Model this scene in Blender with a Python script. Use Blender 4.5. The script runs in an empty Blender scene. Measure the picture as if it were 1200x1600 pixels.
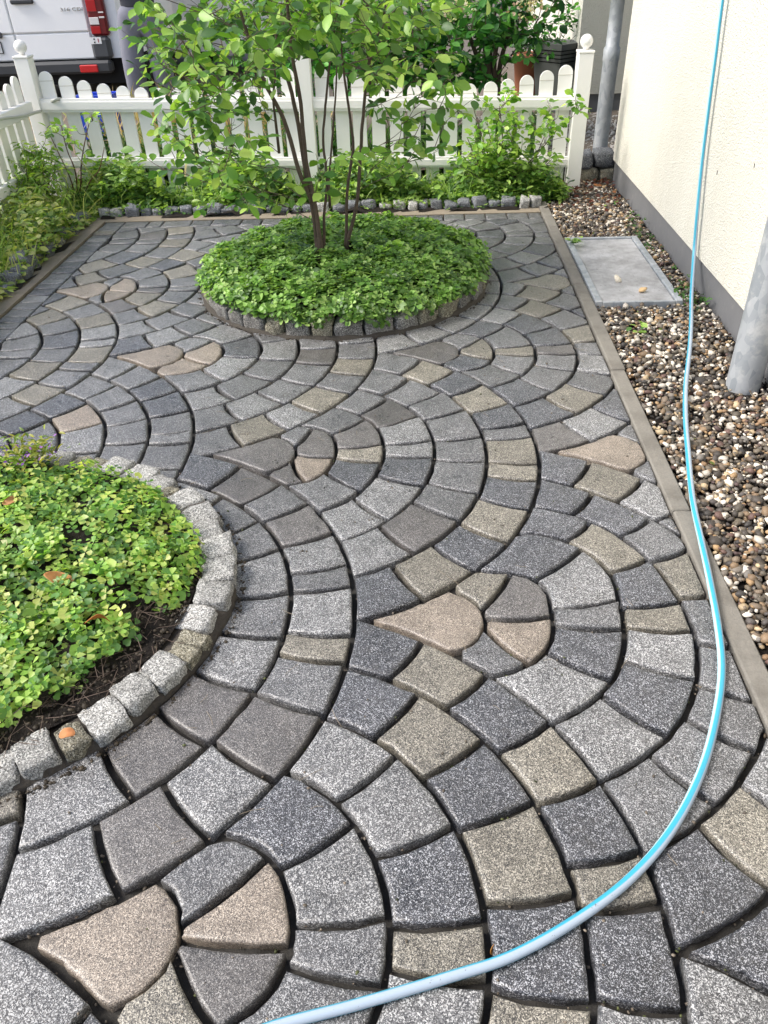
import bpy, math, random
import numpy as np
from mathutils import Vector, Matrix
rng = np.random.default_rng(7); random.seed(7)
S = bpy.context.scene; COL = S.collection
R = math.radians

# ------------------------------------------------------------------ camera
F_PX, PITCH, ROLL, YAW, CAM_H = 1213.975, R(36.40), R(-2.35), R(-3.56), 1.503
def cam_axes():
    f = np.array([math.sin(YAW)*math.cos(PITCH), math.cos(YAW)*math.cos(PITCH), -math.sin(PITCH)])
    r = np.array([math.cos(YAW), -math.sin(YAW), 0.0]); u = np.cross(r, f)
    c, s = math.cos(ROLL), math.sin(ROLL)
    return f, r*c+u*s, u*c-r*s
CF, CR, CU = cam_axes()
cd = bpy.data.cameras.new('camera'); cam = bpy.data.objects.new('camera', cd); COL.objects.link(cam)
cam.matrix_world = Matrix(((CR[0], CU[0], -CF[0], 0), (CR[1], CU[1], -CF[1], 0), (CR[2], CU[2], -CF[2], CAM_H), (0, 0, 0, 1)))
cd.sensor_fit = 'VERTICAL'; cd.sensor_height = 36.0; cd.lens = 36.0*F_PX/1600.0
cd.clip_start = 0.05; cd.clip_end = 2000
S.camera = cam

# ------------------------------------------------------------------ light
SUN_EL, SUN_AZ = 46.0, 262.0           # azimuth clockwise from +Y (left, a little behind the camera)
w = bpy.data.worlds.new('World'); S.world = w; w.use_nodes = True
nt = w.node_tree; bg = nt.nodes['Background']; sky = nt.nodes.new('ShaderNodeTexSky')
sky.sky_type = 'NISHITA'; sky.sun_disc = False; sky.sun_elevation = R(SUN_EL); sky.sun_rotation = R(SUN_AZ)
sky.air_density = 1.0; sky.dust_density = 3.0; sky.ozone_density = 1.0
nt.links.new(sky.outputs[0], bg.inputs[0]); bg.inputs[1].default_value = 0.15
sl = bpy.data.lights.new('sun', 'SUN'); sl.energy = 2.2; sl.angle = R(20); sl.color = (1.0, .97, .92)
sun = bpy.data.objects.new('sun', sl); COL.objects.link(sun)
sd = Vector((math.sin(R(SUN_AZ))*math.cos(R(SUN_EL)), math.cos(R(SUN_AZ))*math.cos(R(SUN_EL)), math.sin(R(SUN_EL))))
sun.rotation_euler = sd.to_track_quat('Z', 'Y').to_euler(); sun.location = sd*20
S.view_settings.view_transform = 'Standard'; S.view_settings.look = 'None'
S.view_settings.exposure = 0.92; S.view_settings.gamma = 1.0; S.view_settings.use_curve_mapping = False

# ------------------------------------------------------------------ pixel -> place
def ray(u, v): return F_PX*CF + (u-600)*CR - (v-800)*CU
def gp(u, v, z=0.0):
    d = ray(u, v); t = (z-CAM_H)/d[2]; return np.array([d[0]*t, d[1]*t, z])
def atY(u, v, Y):
    d = ray(u, v); t = Y/d[1]; return np.array([d[0]*t, Y, CAM_H+d[2]*t])
def atX(u, v, X):
    d = ray(u, v); t = X/d[0]; return np.array([X, d[1]*t, CAM_H+d[2]*t])
def proj(P):
    P = np.atleast_2d(np.asarray(P, float))-np.array([0, 0, CAM_H]); z = P@CF
    return np.c_[600+F_PX*(P@CR)/z, 800-F_PX*(P@CU)/z, z]

# ------------------------------------------------------------------ object helpers
def lin(c): return tuple((x/12.92 if x <= .04045 else ((x+.055)/1.055)**2.4) for x in c)
def hexc(h): return lin(tuple(int(h[i:i+2], 16)/255 for i in (0, 2, 4)))
def tag(o, label=None, cat=None, group=None, kind=None):
    if label: o['label'] = label
    if cat: o['category'] = cat
    if group: o['group'] = group
    if kind: o['kind'] = kind
    return o
def mesh(name, V, Fc, smooth=False, col=None):
    me = bpy.data.meshes.new(name); V = np.asarray(V, float)
    if isinstance(Fc, np.ndarray):
        n, k = Fc.shape
        me.vertices.add(len(V)); me.vertices.foreach_set('co', V.ravel())
        me.loops.add(n*k); me.loops.foreach_set('vertex_index', Fc.ravel().astype(np.int32))
        me.polygons.add(n); me.polygons.foreach_set('loop_start', np.arange(0, n*k, k, dtype=np.int32))
        me.polygons.foreach_set('loop_total', np.full(n, k, dtype=np.int32))
        me.update(calc_edges=True)
    else:
        me.from_pydata([tuple(v) for v in V], [], [tuple(int(i) for i in f) for f in Fc]); me.update()
    if smooth: me.polygons.foreach_set('use_smooth', np.ones(len(me.polygons), dtype=bool))
    if col is not None:
        a = me.color_attributes.new('Col', 'FLOAT_COLOR', 'POINT'); c = np.ones((len(V), 4)); c[:, :3] = col
        a.data.foreach_set('color', c.ravel())
    return me
def obj(name, me, mat=None, parent=None, loc=None, rot=None, scale=None):
    o = bpy.data.objects.new(name, me); COL.objects.link(o)
    if mat and me and not me.materials: me.materials.append(mat)
    if parent: o.parent = parent
    if loc is not None: o.location = tuple(loc)
    if rot is not None: o.rotation_euler = rot
    if scale is not None: o.scale = scale
    return o
def empty(name, loc=(0, 0, 0), rz=0):
    o = bpy.data.objects.new(name, None); COL.objects.link(o); o.location = tuple(loc); o.rotation_euler = (0, 0, rz); o.empty_display_size = .1
    return o
class MB:
    """collects pieces of one part"""
    def __init__(s): s.V = []; s.F = []
    def add(s, V, Fc):
        n = len(s.V); s.V += [tuple(v) for v in V]; s.F += [tuple(int(i)+n for i in f) for f in Fc]; return s
    def box(s, a, b, bev=0.0):
        V, Fc = boxvf(a, b, bev); return s.add(V, Fc)
    def build(s, name, mat, parent=None, smooth=False):
        return obj(name, mesh(name, s.V, s.F, smooth), mat, parent)
def boxvf(a, b, bev=0.0):
    a = np.minimum(a, b).astype(float); b = np.maximum(np.asarray(a), b).astype(float)
    if bev <= 0:
        V = [(x, y, z) for z in (a[2], b[2]) for y in (a[1], b[1]) for x in (a[0], b[0])]
        return V, [(0, 2, 3, 1), (4, 5, 7, 6), (0, 1, 5, 4), (2, 6, 7, 3), (0, 4, 6, 2), (1, 3, 7, 5)]
    V = []; idx = {}
    for sx in (0, 1):
        for sy in (0, 1):
            for sz in (0, 1):
                c = np.array([(a, b)[sx][0], (a, b)[sy][1], (a, b)[sz][2]]); d = np.array([1-2*sx, 1-2*sy, 1-2*sz])*bev
                for ax in range(3):
                    p = c+d; p[ax] = c[ax]; idx[(sx, sy, sz, ax)] = len(V); V.append(tuple(p))
    Fc = []
    for ax in range(3):
        o1, o2 = [(1, 2), (2, 0), (0, 1)][ax]
        for s_ in (0, 1):
            q = []
            for (p, r_) in ((0, 0), (1, 0), (1, 1), (0, 1)):
                k = [0, 0, 0]; k[ax] = s_; k[o1] = p; k[o2] = r_; q.append(idx[(*k, ax)])
            Fc.append(tuple(q if s_ else q[::-1]))
    for ax in range(3):
        o1, o2 = [(1, 2), (2, 0), (0, 1)][ax]
        for p in (0, 1):
            for r_ in (0, 1):
                k0 = [0, 0, 0]; k0[o1] = p; k0[o2] = r_; k1 = list(k0); k1[ax] = 1
                q = [idx[(*k0, o1)], idx[(*k1, o1)], idx[(*k1, o2)], idx[(*k0, o2)]]
                Fc.append(tuple(q if (p == r_) == (ax >= 0) else q[::-1]))
    for sx in (0, 1):
        for sy in (0, 1):
            for sz in (0, 1):
                q = [idx[(sx, sy, sz, k)] for k in range(3)]
                Fc.append(tuple(q if (sx+sy+sz) % 2 else q[::-1]))
    return V, Fc
def tube(P, rad, n=8, cap=True):
    P = np.asarray(P, float); m = len(P); rad = np.broadcast_to(np.asarray(rad, float), (m,))
    T = np.gradient(P, axis=0); T /= np.linalg.norm(T, axis=1)[:, None]+1e-12
    a = np.array([0, 0, 1.0]) if abs(T[0][2]) < .9 else np.array([1.0, 0, 0])
    N = np.cross(T[0], a); N /= np.linalg.norm(N); V = []; ang = np.linspace(0, 2*np.pi, n, endpoint=False)
    for i in range(m):
        N = N-T[i]*(N@T[i]); N /= np.linalg.norm(N)+1e-12; B = np.cross(T[i], N)
        V.append(P[i]+rad[i]*(np.cos(ang)[:, None]*N+np.sin(ang)[:, None]*B))
    V = np.concatenate(V); Fc = []
    for i in range(m-1):
        for k in range(n):
            k2 = (k+1) % n; Fc.append((i*n+k, i*n+k2, (i+1)*n+k2, (i+1)*n+k))
    if cap: Fc.append(tuple(range(n))[::-1]); Fc.append(tuple((m-1)*n+k for k in range(n)))
    return V, Fc
def smooth_path(P, n):
    """Catmull-Rom through P, n samples per span"""
    P = np.asarray(P, float); Q = np.vstack([2*P[0]-P[1], P, 2*P[-1]-P[-2]]); out = []
    for i in range(1, len(Q)-2):
        p0, p1, p2, p3 = Q[i-1:i+3]
        for t in np.linspace(0, 1, n, endpoint=False):
            out.append(.5*((2*p1)+(-p0+p2)*t+(2*p0-5*p1+4*p2-p3)*t*t+(-p0+3*p1-3*p2+p3)*t**3))
    out.append(P[-1]); return np.array(out)
def lathe(prof, n=24, c=(0, 0, 0)):
    V = []; Fc = []; m = len(prof)
    for r_, z in prof:
        for k in range(n):
            a = 2*math.pi*k/n; V.append((c[0]+r_*math.cos(a), c[1]+r_*math.sin(a), c[2]+z))
    for i in range(m-1):
        for k in range(n):
            k2 = (k+1) % n; Fc.append((i*n+k, i*n+k2, (i+1)*n+k2, (i+1)*n+k))
    q = len(V); V += V[:n]+V[(m-1)*n:m*n]
    Fc.append(tuple(q+k for k in range(n))[::-1]); Fc.append(tuple(q+n+k for k in range(n)))
    return V, Fc

# ------------------------------------------------------------------ materials
class NT:
    def __init__(s, name):
        s.m = bpy.data.materials.new(name); s.m.use_nodes = True; s.t = s.m.node_tree; s.b = s.t.nodes['Principled BSDF']; s.out = s.t.nodes['Material Output']
    def n(s, typ, **kw):
        nd = s.t.nodes.new(typ)
        for k, v in kw.items():
            if k in nd.inputs.keys() if hasattr(nd.inputs, 'keys') else False: nd.inputs[k].default_value = v
            else: setattr(nd, k, v)
        return nd
    def l(s, a, b): s.t.links.new(a, b)
    def coord(s, kind='Object'):
        return s.n('ShaderNodeTexCoord').outputs[kind]
    def geo(s): return s.n('ShaderNodeNewGeometry').outputs['Position']
    def noise(s, vec, scale, detail=3, rough=.6):
        nd = s.n('ShaderNodeTexNoise'); nd.inputs['Scale'].default_value = scale; nd.inputs['Detail'].default_value = detail; nd.inputs['Roughness'].default_value = rough
        s.l(vec, nd.inputs['Vector']); return nd.outputs['Fac']
    def voro(s, vec, scale, out='Color'):
        nd = s.n('ShaderNodeTexVoronoi'); nd.inputs['Scale'].default_value = scale; s.l(vec, nd.inputs['Vector']); return nd.outputs[out]
    def ramp(s, fac, stops, interp='LINEAR'):
        nd = s.n('ShaderNodeValToRGB'); nd.color_ramp.interpolation = interp; e = nd.color_ramp.elements
        while len(e) < len(stops): e.new(.5)
        for k, (p, c) in enumerate(stops):
            e[k].position = p; e[k].color = (*c, 1) if len(c) == 3 else c
        s.l(fac, nd.inputs['Fac']); return nd.outputs['Color']
    def mix(s, fac, a, b, mode='MIX'):
        nd = s.n('ShaderNodeMix', data_type='RGBA', blend_type=mode)
        for val, sk in ((fac, nd.inputs[0]), (a, nd.inputs[6]), (b, nd.inputs[7])):
            if isinstance(val, bpy.types.NodeSocket): s.l(val, sk)
            elif isinstance(val, (int, float)): sk.default_value = val
            else: sk.default_value = (*val, 1)
        return nd.outputs[2]
    def math(s, op, a, b=0.0):
        nd = s.n('ShaderNodeMath', operation=op)
        for val, sk in ((a, nd.inputs[0]), (b, nd.inputs[1])):
            if isinstance(val, bpy.types.NodeSocket): s.l(val, sk)
            else: sk.default_value = val
        return nd.outputs[0]
    def sep(s, c):
        nd = s.n('ShaderNodeSeparateColor'); s.l(c, nd.inputs[0]); return nd.outputs
    def bump(s, h, strength=.3, dist=.01):
        nd = s.n('ShaderNodeBump'); nd.inputs['Strength'].default_value = strength; nd.inputs['Distance'].default_value = dist
        s.l(h, nd.inputs['Height']); s.l(nd.outputs[0], s.b.inputs['Normal']); return nd
    def set(s, color=None, rough=None, spec=None, metal=None):
        for k, v in (('Base Color', color), ('Roughness', rough), ('Specular IOR Level', spec), ('Metallic', metal)):
            if v is None: continue
            if isinstance(v, bpy.types.NodeSocket): s.l(v, s.b.inputs[k])
            elif isinstance(v, (int, float)): s.b.inputs[k].default_value = v
            else: s.b.inputs[k].default_value = (*v, 1)
        return s.m
M = {}
def granite(name, base, light, dark, p_light=.3, p_dark=.3, rough=.36, scale=430., bump=.5, vary=.30, coat=.22):
    """speckled stone: coarse cells, some light, some dark, on a base that differs from stone to stone"""
    t = NT(name); pos = t.geo()
    r = t.n('ShaderNodeObjectInfo').outputs['Random']
    off = t.n('ShaderNodeVectorMath', operation='SCALE'); off.inputs['Scale'].default_value = 1.0; t.l(pos, off.inputs[0])
    v1 = t.sep(t.voro(pos, scale)); v2 = t.sep(t.voro(pos, scale*2.1))
    c = t.mix(t.ramp(v1[0], [(0, (1, 1, 1)), (p_light, (1, 1, 1)), (p_light+.04, (0, 0, 0))]), base, light)
    c = t.mix(t.ramp(v1[1], [(0, (1, 1, 1)), (p_dark, (1, 1, 1)), (p_dark+.04, (0, 0, 0))]), c, dark)
    c = t.mix(t.ramp(v2[2], [(0, (.8, .8, .8)), (.12, (.8, .8, .8)), (.15, (0, 0, 0))]), c, tuple(min(1, x*1.35) for x in light))
    big = t.noise(pos, 11., 5, .7); fine = t.noise(pos, 60., 3, .6)
    k = t.math('ADD', t.math('MULTIPLY', r, vary), 1-vary*.5)
    k = t.math('MULTIPLY', k, t.math('ADD', t.math('MULTIPLY', big, 1.0), .5))
    k = t.math('MULTIPLY', k, t.math('ADD', t.math('MULTIPLY', fine, .3), .85))
    k = t.math('MULTIPLY', k, t.math('ADD', t.math('MULTIPLY', t.noise(pos, 2.1, 4, .65), .7), .65))
    kk = t.n('ShaderNodeCombineColor')
    for q in range(3): t.l(k, kk.inputs[q])
    c = t.mix(1.0, c, kk.outputs[0], 'MULTIPLY')
    dirt = t.ramp(t.noise(pos, 23., 6, .75), [(.52, (0, 0, 0)), (.72, (1, 1, 1))])
    c = t.mix(t.math('MULTIPLY', t.sep(dirt)[0], .30), c, (.060, .053, .043))
    dust = t.ramp(t.noise(pos, 5.3, 5, .7), [(.50, (0, 0, 0)), (.74, (1, 1, 1))]); c = t.mix(t.math('MULTIPLY', t.sep(dust)[0], .22), c, tuple(min(1., x*1.9+.03) for x in base))
    h = t.math('ADD', t.math('MULTIPLY', v1[0], .45), t.math('MULTIPLY', t.noise(pos, 160., 4, .7), 1.0))
    bn = t.bump(h, bump, .0022)
    if coat: t.b.inputs['Coat Weight'].default_value = coat; t.b.inputs['Coat Roughness'].default_value = .45; t.b.inputs['Coat IOR'].default_value = 1.4; t.l(bn.outputs[0], t.b.inputs['Coat Normal'])
    M[name] = t.set(c, t.ramp(big, [(.3, (rough-.12,)*3), (.7, (rough+.14,)*3)]), .55); return M[name]
granite('stone_grey', (.070, .070, .072), (.32, .32, .32), (.024, .024, .026), .20, .34, scale=470.)
granite('stone_light', (.098, .098, .099), (.39, .39, .385), (.034, .034, .036), .25, .32, scale=410.)
granite('stone_dark', (.030, .031, .037), (.32, .325, .34), (.011, .012, .014), .14, .40, scale=430.)
granite('stone_brown', (.076, .070, .067), (.25, .24, .23), (.030, .028, .027), .13, .34, scale=500.)
granite('stone_tan', (.132, .121, .098), (.35, .325, .272), (.034, .031, .027), .22, .36, scale=440.)
granite('stone_pink', (.172, .142, .113), (.38, .33, .272), (.062, .050, .041), .20, .30, scale=520.)
granite('cobble', (.215, .212, .20), (.46, .455, .43), (.09, .09, .086), .30, .24, .75, 300., .9, coat=0.)
granite('cobble_mossy', (.16, .145, .10), (.36, .34, .27), (.045, .04, .025), .22, .34, .8, 300., 1.0, coat=0.)
granite('cobble_dark', (.125, .12, .11), (.33, .32, .30), (.035, .033, .03), .24, .34, .75, 300., 1.0, coat=0.)
granite('cobble_blue', (.085, .092, .105), (.26, .27, .28), (.03, .033, .04), .25, .35, .65, 300., .9, coat=0.)
def rough_mat(name, c1, c2, scale=30., rough=.85, bump=.5, dist=.006, spec=.3, detail=5):
    t = NT(name); pos = t.geo(); f = t.noise(pos, scale, detail, .65); g = t.noise(pos, scale*.13, 3, .6)
    c = t.mix(f, c1, c2); c = t.mix(t.math('MULTIPLY', g, .5), c, tuple(x*.55 for x in c1))
    t.bump(f, bump, dist); M[name] = t.set(c, rough, spec); return M[name]
rough_mat('joint_sand', (.010, .009, .008), (.038, .034, .028), 220., .7, .8, .004, .4)
rough_mat('mud', (.035, .029, .024), (.11, .095, .076), 90., .75, 1.0, .012, .35)
rough_mat('soil', (.008, .006, .005), (.034, .025, .018), 70., .9, 1.0, .03)
rough_mat('yard', (.09, .072, .055), (.26, .22, .18), 40., .95, .6, .01)
rough_mat('mortar', (.20, .165, .12), (.36, .31, .24), 110., .9, .8, .006)
rough_mat('asphalt', (.035, .035, .036), (.07, .07, .07), 160., .85, .5, .004)
rough_mat('bark', (.07, .05, .038), (.17, .125, .098), 70., .85, .8, .004)
rough_mat('bark_red', (.10, .045, .03), (.22, .11, .07), 70., .8, .6, .003)
def plain(name, c, rough=.5, spec=.5, metal=0., grime=.12, bumpscale=None, bump=.05):
    t = NT(name); pos = t.geo(); f = t.noise(pos, 6., 5, .7)
    t.set(t.mix(t.math('MULTIPLY', t.ramp(f, [(.35, (0, 0, 0)), (.8, (1, 1, 1))]), grime), c, tuple(x*.5 for x in c)), rough, spec, metal)
    if bumpscale: t.bump(t.noise(pos, bumpscale, 3), bump, .002)
    M[name] = t.m; return t.m
plain('fence_white', (.87, .855, .81), .42, .5, 0, .10, 35., .08)
plain('van_white', (.90, .905, .905), .22, .6, 0, .05)
plain('bumper', (.045, .048, .052), .55, .4, 0, .3, 300., .2)
plain('bumper_corner', (.07, .074, .08), .5, .4, 0, .3)
plain('rubber', (.012, .012, .013), .8, .3)
plain('lamp_red', (.42, .008, .012), .18, .7, 0, .0)
plain('lamp_dark', (.14, .006, .010), .2, .7, 0, .0)
plain('lamp_clear', (.75, .72, .70), .15, .7, 0, .0)
plain('reflector', (.55, .012, .014), .25, .7, 0, .0)
plain('cream_plastic', (.55, .52, .45), .45, .5)
plain('chrome', (.55, .55, .56), .25, .5, 1.)
plain('plate_white', (.85, .85, .83), .4); plain('plate_black', (.01, .01, .012), .5)
plain('blue_plastic', (.012, .06, .55), .35, .5)
plain('trousers', (.20, .205, .245), .9, .2, 0, .4, 60., .6)
plain('jacket', (.06, .063, .075), .9, .2, 0, .4, 60., .5)
plain('skin', (.55, .33, .24), .5); plain('hair', (.05, .032, .02), .6); plain('shoe', (.02, .019, .018), .6)
plain('planter', (.085, .092, .088), .55, .4, 0, .35, 120., .2)
plain('terracotta', (.38, .15, .085), .8, .3, 0, .4, 80., .3)
plain('glass_dark', (.02, .024, .028), .08, .7)
plain('petal', (.78, .70, .66), .7, .3, 0, .1); plain('petal_purple', (.36, .10, .55), .7, .3, 0, .1)
plain('ball_white', (.80, .79, .76), .3, .5, 0, .1)
plain('car_white', (.72, .72, .70), .25, .6)
def wall_mat():
    t = NT('stucco'); pos = t.geo(); a = t.noise(pos, 95., 4, .65); b = t.noise(pos, 2.2, 4, .6); v = t.voro(pos, 120., 'Distance')
    mp = t.n('ShaderNodeMapping'); mp.inputs['Scale'].default_value = (5, 5, .25); t.l(pos, mp.inputs[0]); st = t.noise(mp.outputs[0], 1.6, 4, .6)
    c = t.mix(b, (.62, .602, .525), (.67, .652, .58)); c = t.mix(t.math('MULTIPLY', t.ramp(st, [(.5, (0, 0, 0)), (.75, (1, 1, 1))]), .14), c, (.50, .47, .38))
    sz = t.n('ShaderNodeSeparateXYZ'); t.l(pos, sz.inputs[0]); low = t.math('MULTIPLY', t.ramp(sz.outputs[2], [(.14, (1, 1, 1)), (.42, (0, 0, 0))]), t.ramp(t.noise(pos, 26., 5, .75), [(.42, (0, 0, 0)), (.66, (1, 1, 1))]))
    c = t.mix(t.math('MULTIPLY', low, .16), c, (.34, .31, .25))
    t.bump(t.math('ADD', a, t.math('MULTIPLY', v, .8)), .8, .006); M['stucco'] = t.set(c, .9, .25)
    t = NT('plinth'); pos = t.geo(); a = t.noise(pos, 140., 4); b = t.noise(pos, 3., 5, .7)
    c = t.mix(b, (.115, .118, .125), (.19, .19, .195)); c = t.mix(t.math('MULTIPLY', t.ramp(t.noise(pos, 14., 5, .7), [(.55, (0, 0, 0)), (.75, (1, 1, 1))]), .4), c, (.26, .25, .23))
    t.bump(a, .5, .002); M['plinth'] = t.set(c, .85, .3)
wall_mat()
def zinc():
    t = NT('zinc'); pos = t.geo(); mp = t.n('ShaderNodeMapping'); mp.inputs['Scale'].default_value = (1, 1, .55); t.l(pos, mp.inputs[0])
    a = t.sep(t.voro(mp.outputs[0], 38.))[0]; b = t.noise(pos, 14., 5, .7)
    c = t.mix(a, (.25, .275, .295), (.37, .39, .41)); c = t.mix(t.ramp(b, [(.52, (0, 0, 0)), (.72, (.7, .7, .7))]), c, (.52, .52, .51))
    M['zinc'] = t.set(c, t.ramp(b, [(.3, (.38,)*3), (.7, (.62,)*3)]), .5, .12)
    t = NT('steel_plate'); pos = t.geo(); b = t.noise(pos, 7., 6, .75); d = t.noise(pos, 55., 4, .7)
    c = t.mix(t.ramp(b, [(.38, (0, 0, 0)), (.62, (1, 1, 1))]), (.26, .26, .27), (.50, .50, .51)); c = t.mix(t.ramp(d, [(.60, (0, 0, 0)), (.72, (.85, .85, .85))]), c, (.12, .11, .10))
    t.bump(b, .08, .004); M['steel_plate'] = t.set(c, t.ramp(b, [(.35, (.36,)*3), (.65, (.6,)*3)]), .5, .3)
    t = NT('kerb_concrete'); pos = t.geo(); a = t.noise(pos, 160., 4, .7); b = t.noise(pos, 6., 5, .7)
    c = t.mix(a, (.13, .122, .105), (.27, .252, .22)); c = t.mix(t.ramp(b, [(.45, (0, 0, 0)), (.7, (.75, .75, .75))]), c, (.11, .10, .085))
    t.bump(a, .8, .003); M['kerb_concrete'] = t.set(c, .9, .3)
zinc()
def leaf_mat(name, rough=.42, trans=.38, spec=.45):
    t = NT(name); a = t.n('ShaderNodeAttribute', attribute_name='Col').outputs['Color']
    pos = t.geo(); c = t.mix(t.math('MULTIPLY', t.noise(pos, 160., 2), .5), a, t.mix(1.0, a, (.62, .70, .55), 'MULTIPLY'))
    t.set(c, rough, spec)
    tr = t.n('ShaderNodeBsdfTranslucent'); t.l(t.mix(1.0, c, (1.5, 1.55, .7), 'MULTIPLY'), tr.inputs['Color'])
    mx = t.n('ShaderNodeMixShader'); mx.inputs[0].default_value = trans
    t.l(t.b.outputs[0], mx.inputs[1]); t.l(tr.outputs[0], mx.inputs[2]); t.l(mx.outputs[0], t.out.inputs['Surface']); M[name] = t.m
leaf_mat('leaf'); leaf_mat('leaf_glossy', .34, .3, .5); leaf_mat('leaf_dry', .7, .2, .3)
def vcol_mat(name, rough=.45, spec=.5, bs=180., b=.25):
    t = NT(name); a = t.n('ShaderNodeAttribute', attribute_name='Col').outputs['Color']; pos = t.geo()
    f = t.noise(pos, 140., 3, .6); t.set(t.mix(t.math('MULTIPLY', f, .55), a, t.mix(1.0, a, (.45, .42, .40), 'MULTIPLY')), rough, spec); t.bump(f, b, .002); M[name] = t.m
vcol_mat('pebble', .62, .4)

# ------------------------------------------------------------------ large structure: ground, paving
KX0, KX1 = 0.795, 0.856                 # concrete kerb on the right of the paving
LX0, LX1 = -2.165, -2.025               # soldier course on the left
BY0, BY1 = 5.262, 5.392                 # soldier course at the back
WALLX, PLINTH = 1.407, 0.142
NB, NBR = np.array([-1.430, 1.600]), .84           # near bed, a little wider than deep
NSX, NSY = .893/.84, .757/.84
def nbr(x, y): return np.hypot((x-NB[0])/NSX, (y-NB[1])/NSY)
FB, FBR = np.array([-.420, 4.165]), .770           # far round bed
def sheet(name, x0, x1, y0, y1, z, mat, kind='structure', nx=1, ny=1, amp=0.0):
    xs = np.linspace(x0, x1, nx+1); ys = np.linspace(y0, y1, ny+1); X, Y = np.meshgrid(xs, ys)
    Z = z+(rng.normal(0, amp, X.shape) if amp else np.zeros(X.shape))
    V = np.c_[X.ravel(), Y.ravel(), Z.ravel()]; a = (np.arange(ny)[:, None]*(nx+1)+np.arange(nx)[None]).ravel()
    o = obj(name, mesh(name, V, np.c_[a, a+1, a+nx+2, a+nx+1], amp > 0), mat); o['kind'] = kind; return o
ground = sheet('ground', -300, 300, -300, 600, -.09, M['yard'])
tag(ground, 'brown earth ground reaching beyond the garden fence', 'ground')
paving = sheet('paving', LX0-.06, KX0+.002, -.9, BY1+.06, -.029, M['joint_sand'], 'structure', 170, 360, .0022)
_co = np.empty(len(paving.data.vertices)*3); paving.data.vertices.foreach_get('co', _co); _co = _co.reshape(-1, 3)
_co[:, 2] += .006*(np.sin(_co[:, 0]*31+2*np.sin(_co[:, 1]*9))*np.sin(_co[:, 1]*27+1.5*np.sin(_co[:, 0]*13))+.6*np.sin(_co[:, 0]*67+_co[:, 1]*53))
paving.data.vertices.foreach_set('co', _co.ravel()); paving.data.update()
tag(paving, 'fan patterned grey and tan concrete block paving with dark sanded joints', 'paving')

# ---- the fan lattice and what was read off the photograph (pixels)
FC0, FA, FCY, R0, RW = np.array([-.491, 2.396]), 1.263, .856, .024, .178
def fan_c(i, j): return np.array([FC0[0]+i*FA+j*FA/2, FC0[1]+j*FCY])
RING_PTS = {
 (0, 0): {1: [(522, 711)], 2: [(596, 711)], 3: [(674, 711), (660, 757), (622, 799), (540, 845), (655, 651), (637, 636), (602, 620)],
          4: [(754, 711), (747, 775), (715, 817), (660, 860), (613, 883), (560, 897), (735, 647), (705, 617), (670, 600)],
          5: [(837, 711), (829, 792), (737, 893), (707, 922), (663, 933), (597, 955), (825, 662), (796, 627), (756, 601), (732, 586)]},
 (1, -1): {1: [(865, 980)], 2: [(977, 1000), (943, 868)], 3: [(1095, 1020), (1063, 940)]},
 (1, -2): {1: [(458, 1467), (440, 1355)], 2: [(615, 1467), (590, 1345), (520, 1245)], 3: [(770, 1467), (715, 1290)], 4: [(923, 1440), (843, 1260)]},
 (-1, 1): {1: [(350, 544)]}, (-2, 2): {1: [(213, 450)], 2: [(263, 444)], 3: [(311, 448)]},
 (0, 1): {1: [(770, 547)], 2: [(837, 555)], 3: [(902, 562)]},
 (-1, 0): {3: [(155, 645)], 4: [(227, 645)], 5: [(298, 650)]},
 (-2, 1): {3: [(66, 535)], 4: [(125, 530)], 5: [(185, 525)]},
 (0, -1): {4: [(456, 900), (440, 990), (310, 1170)], 5: [(553, 930), (548, 1000), (300, 1325), (480, 1190)]}}
def zz(ox, oy, s, L): return [(ox+x/s, oy+y/s) for x, y in L]
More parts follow.
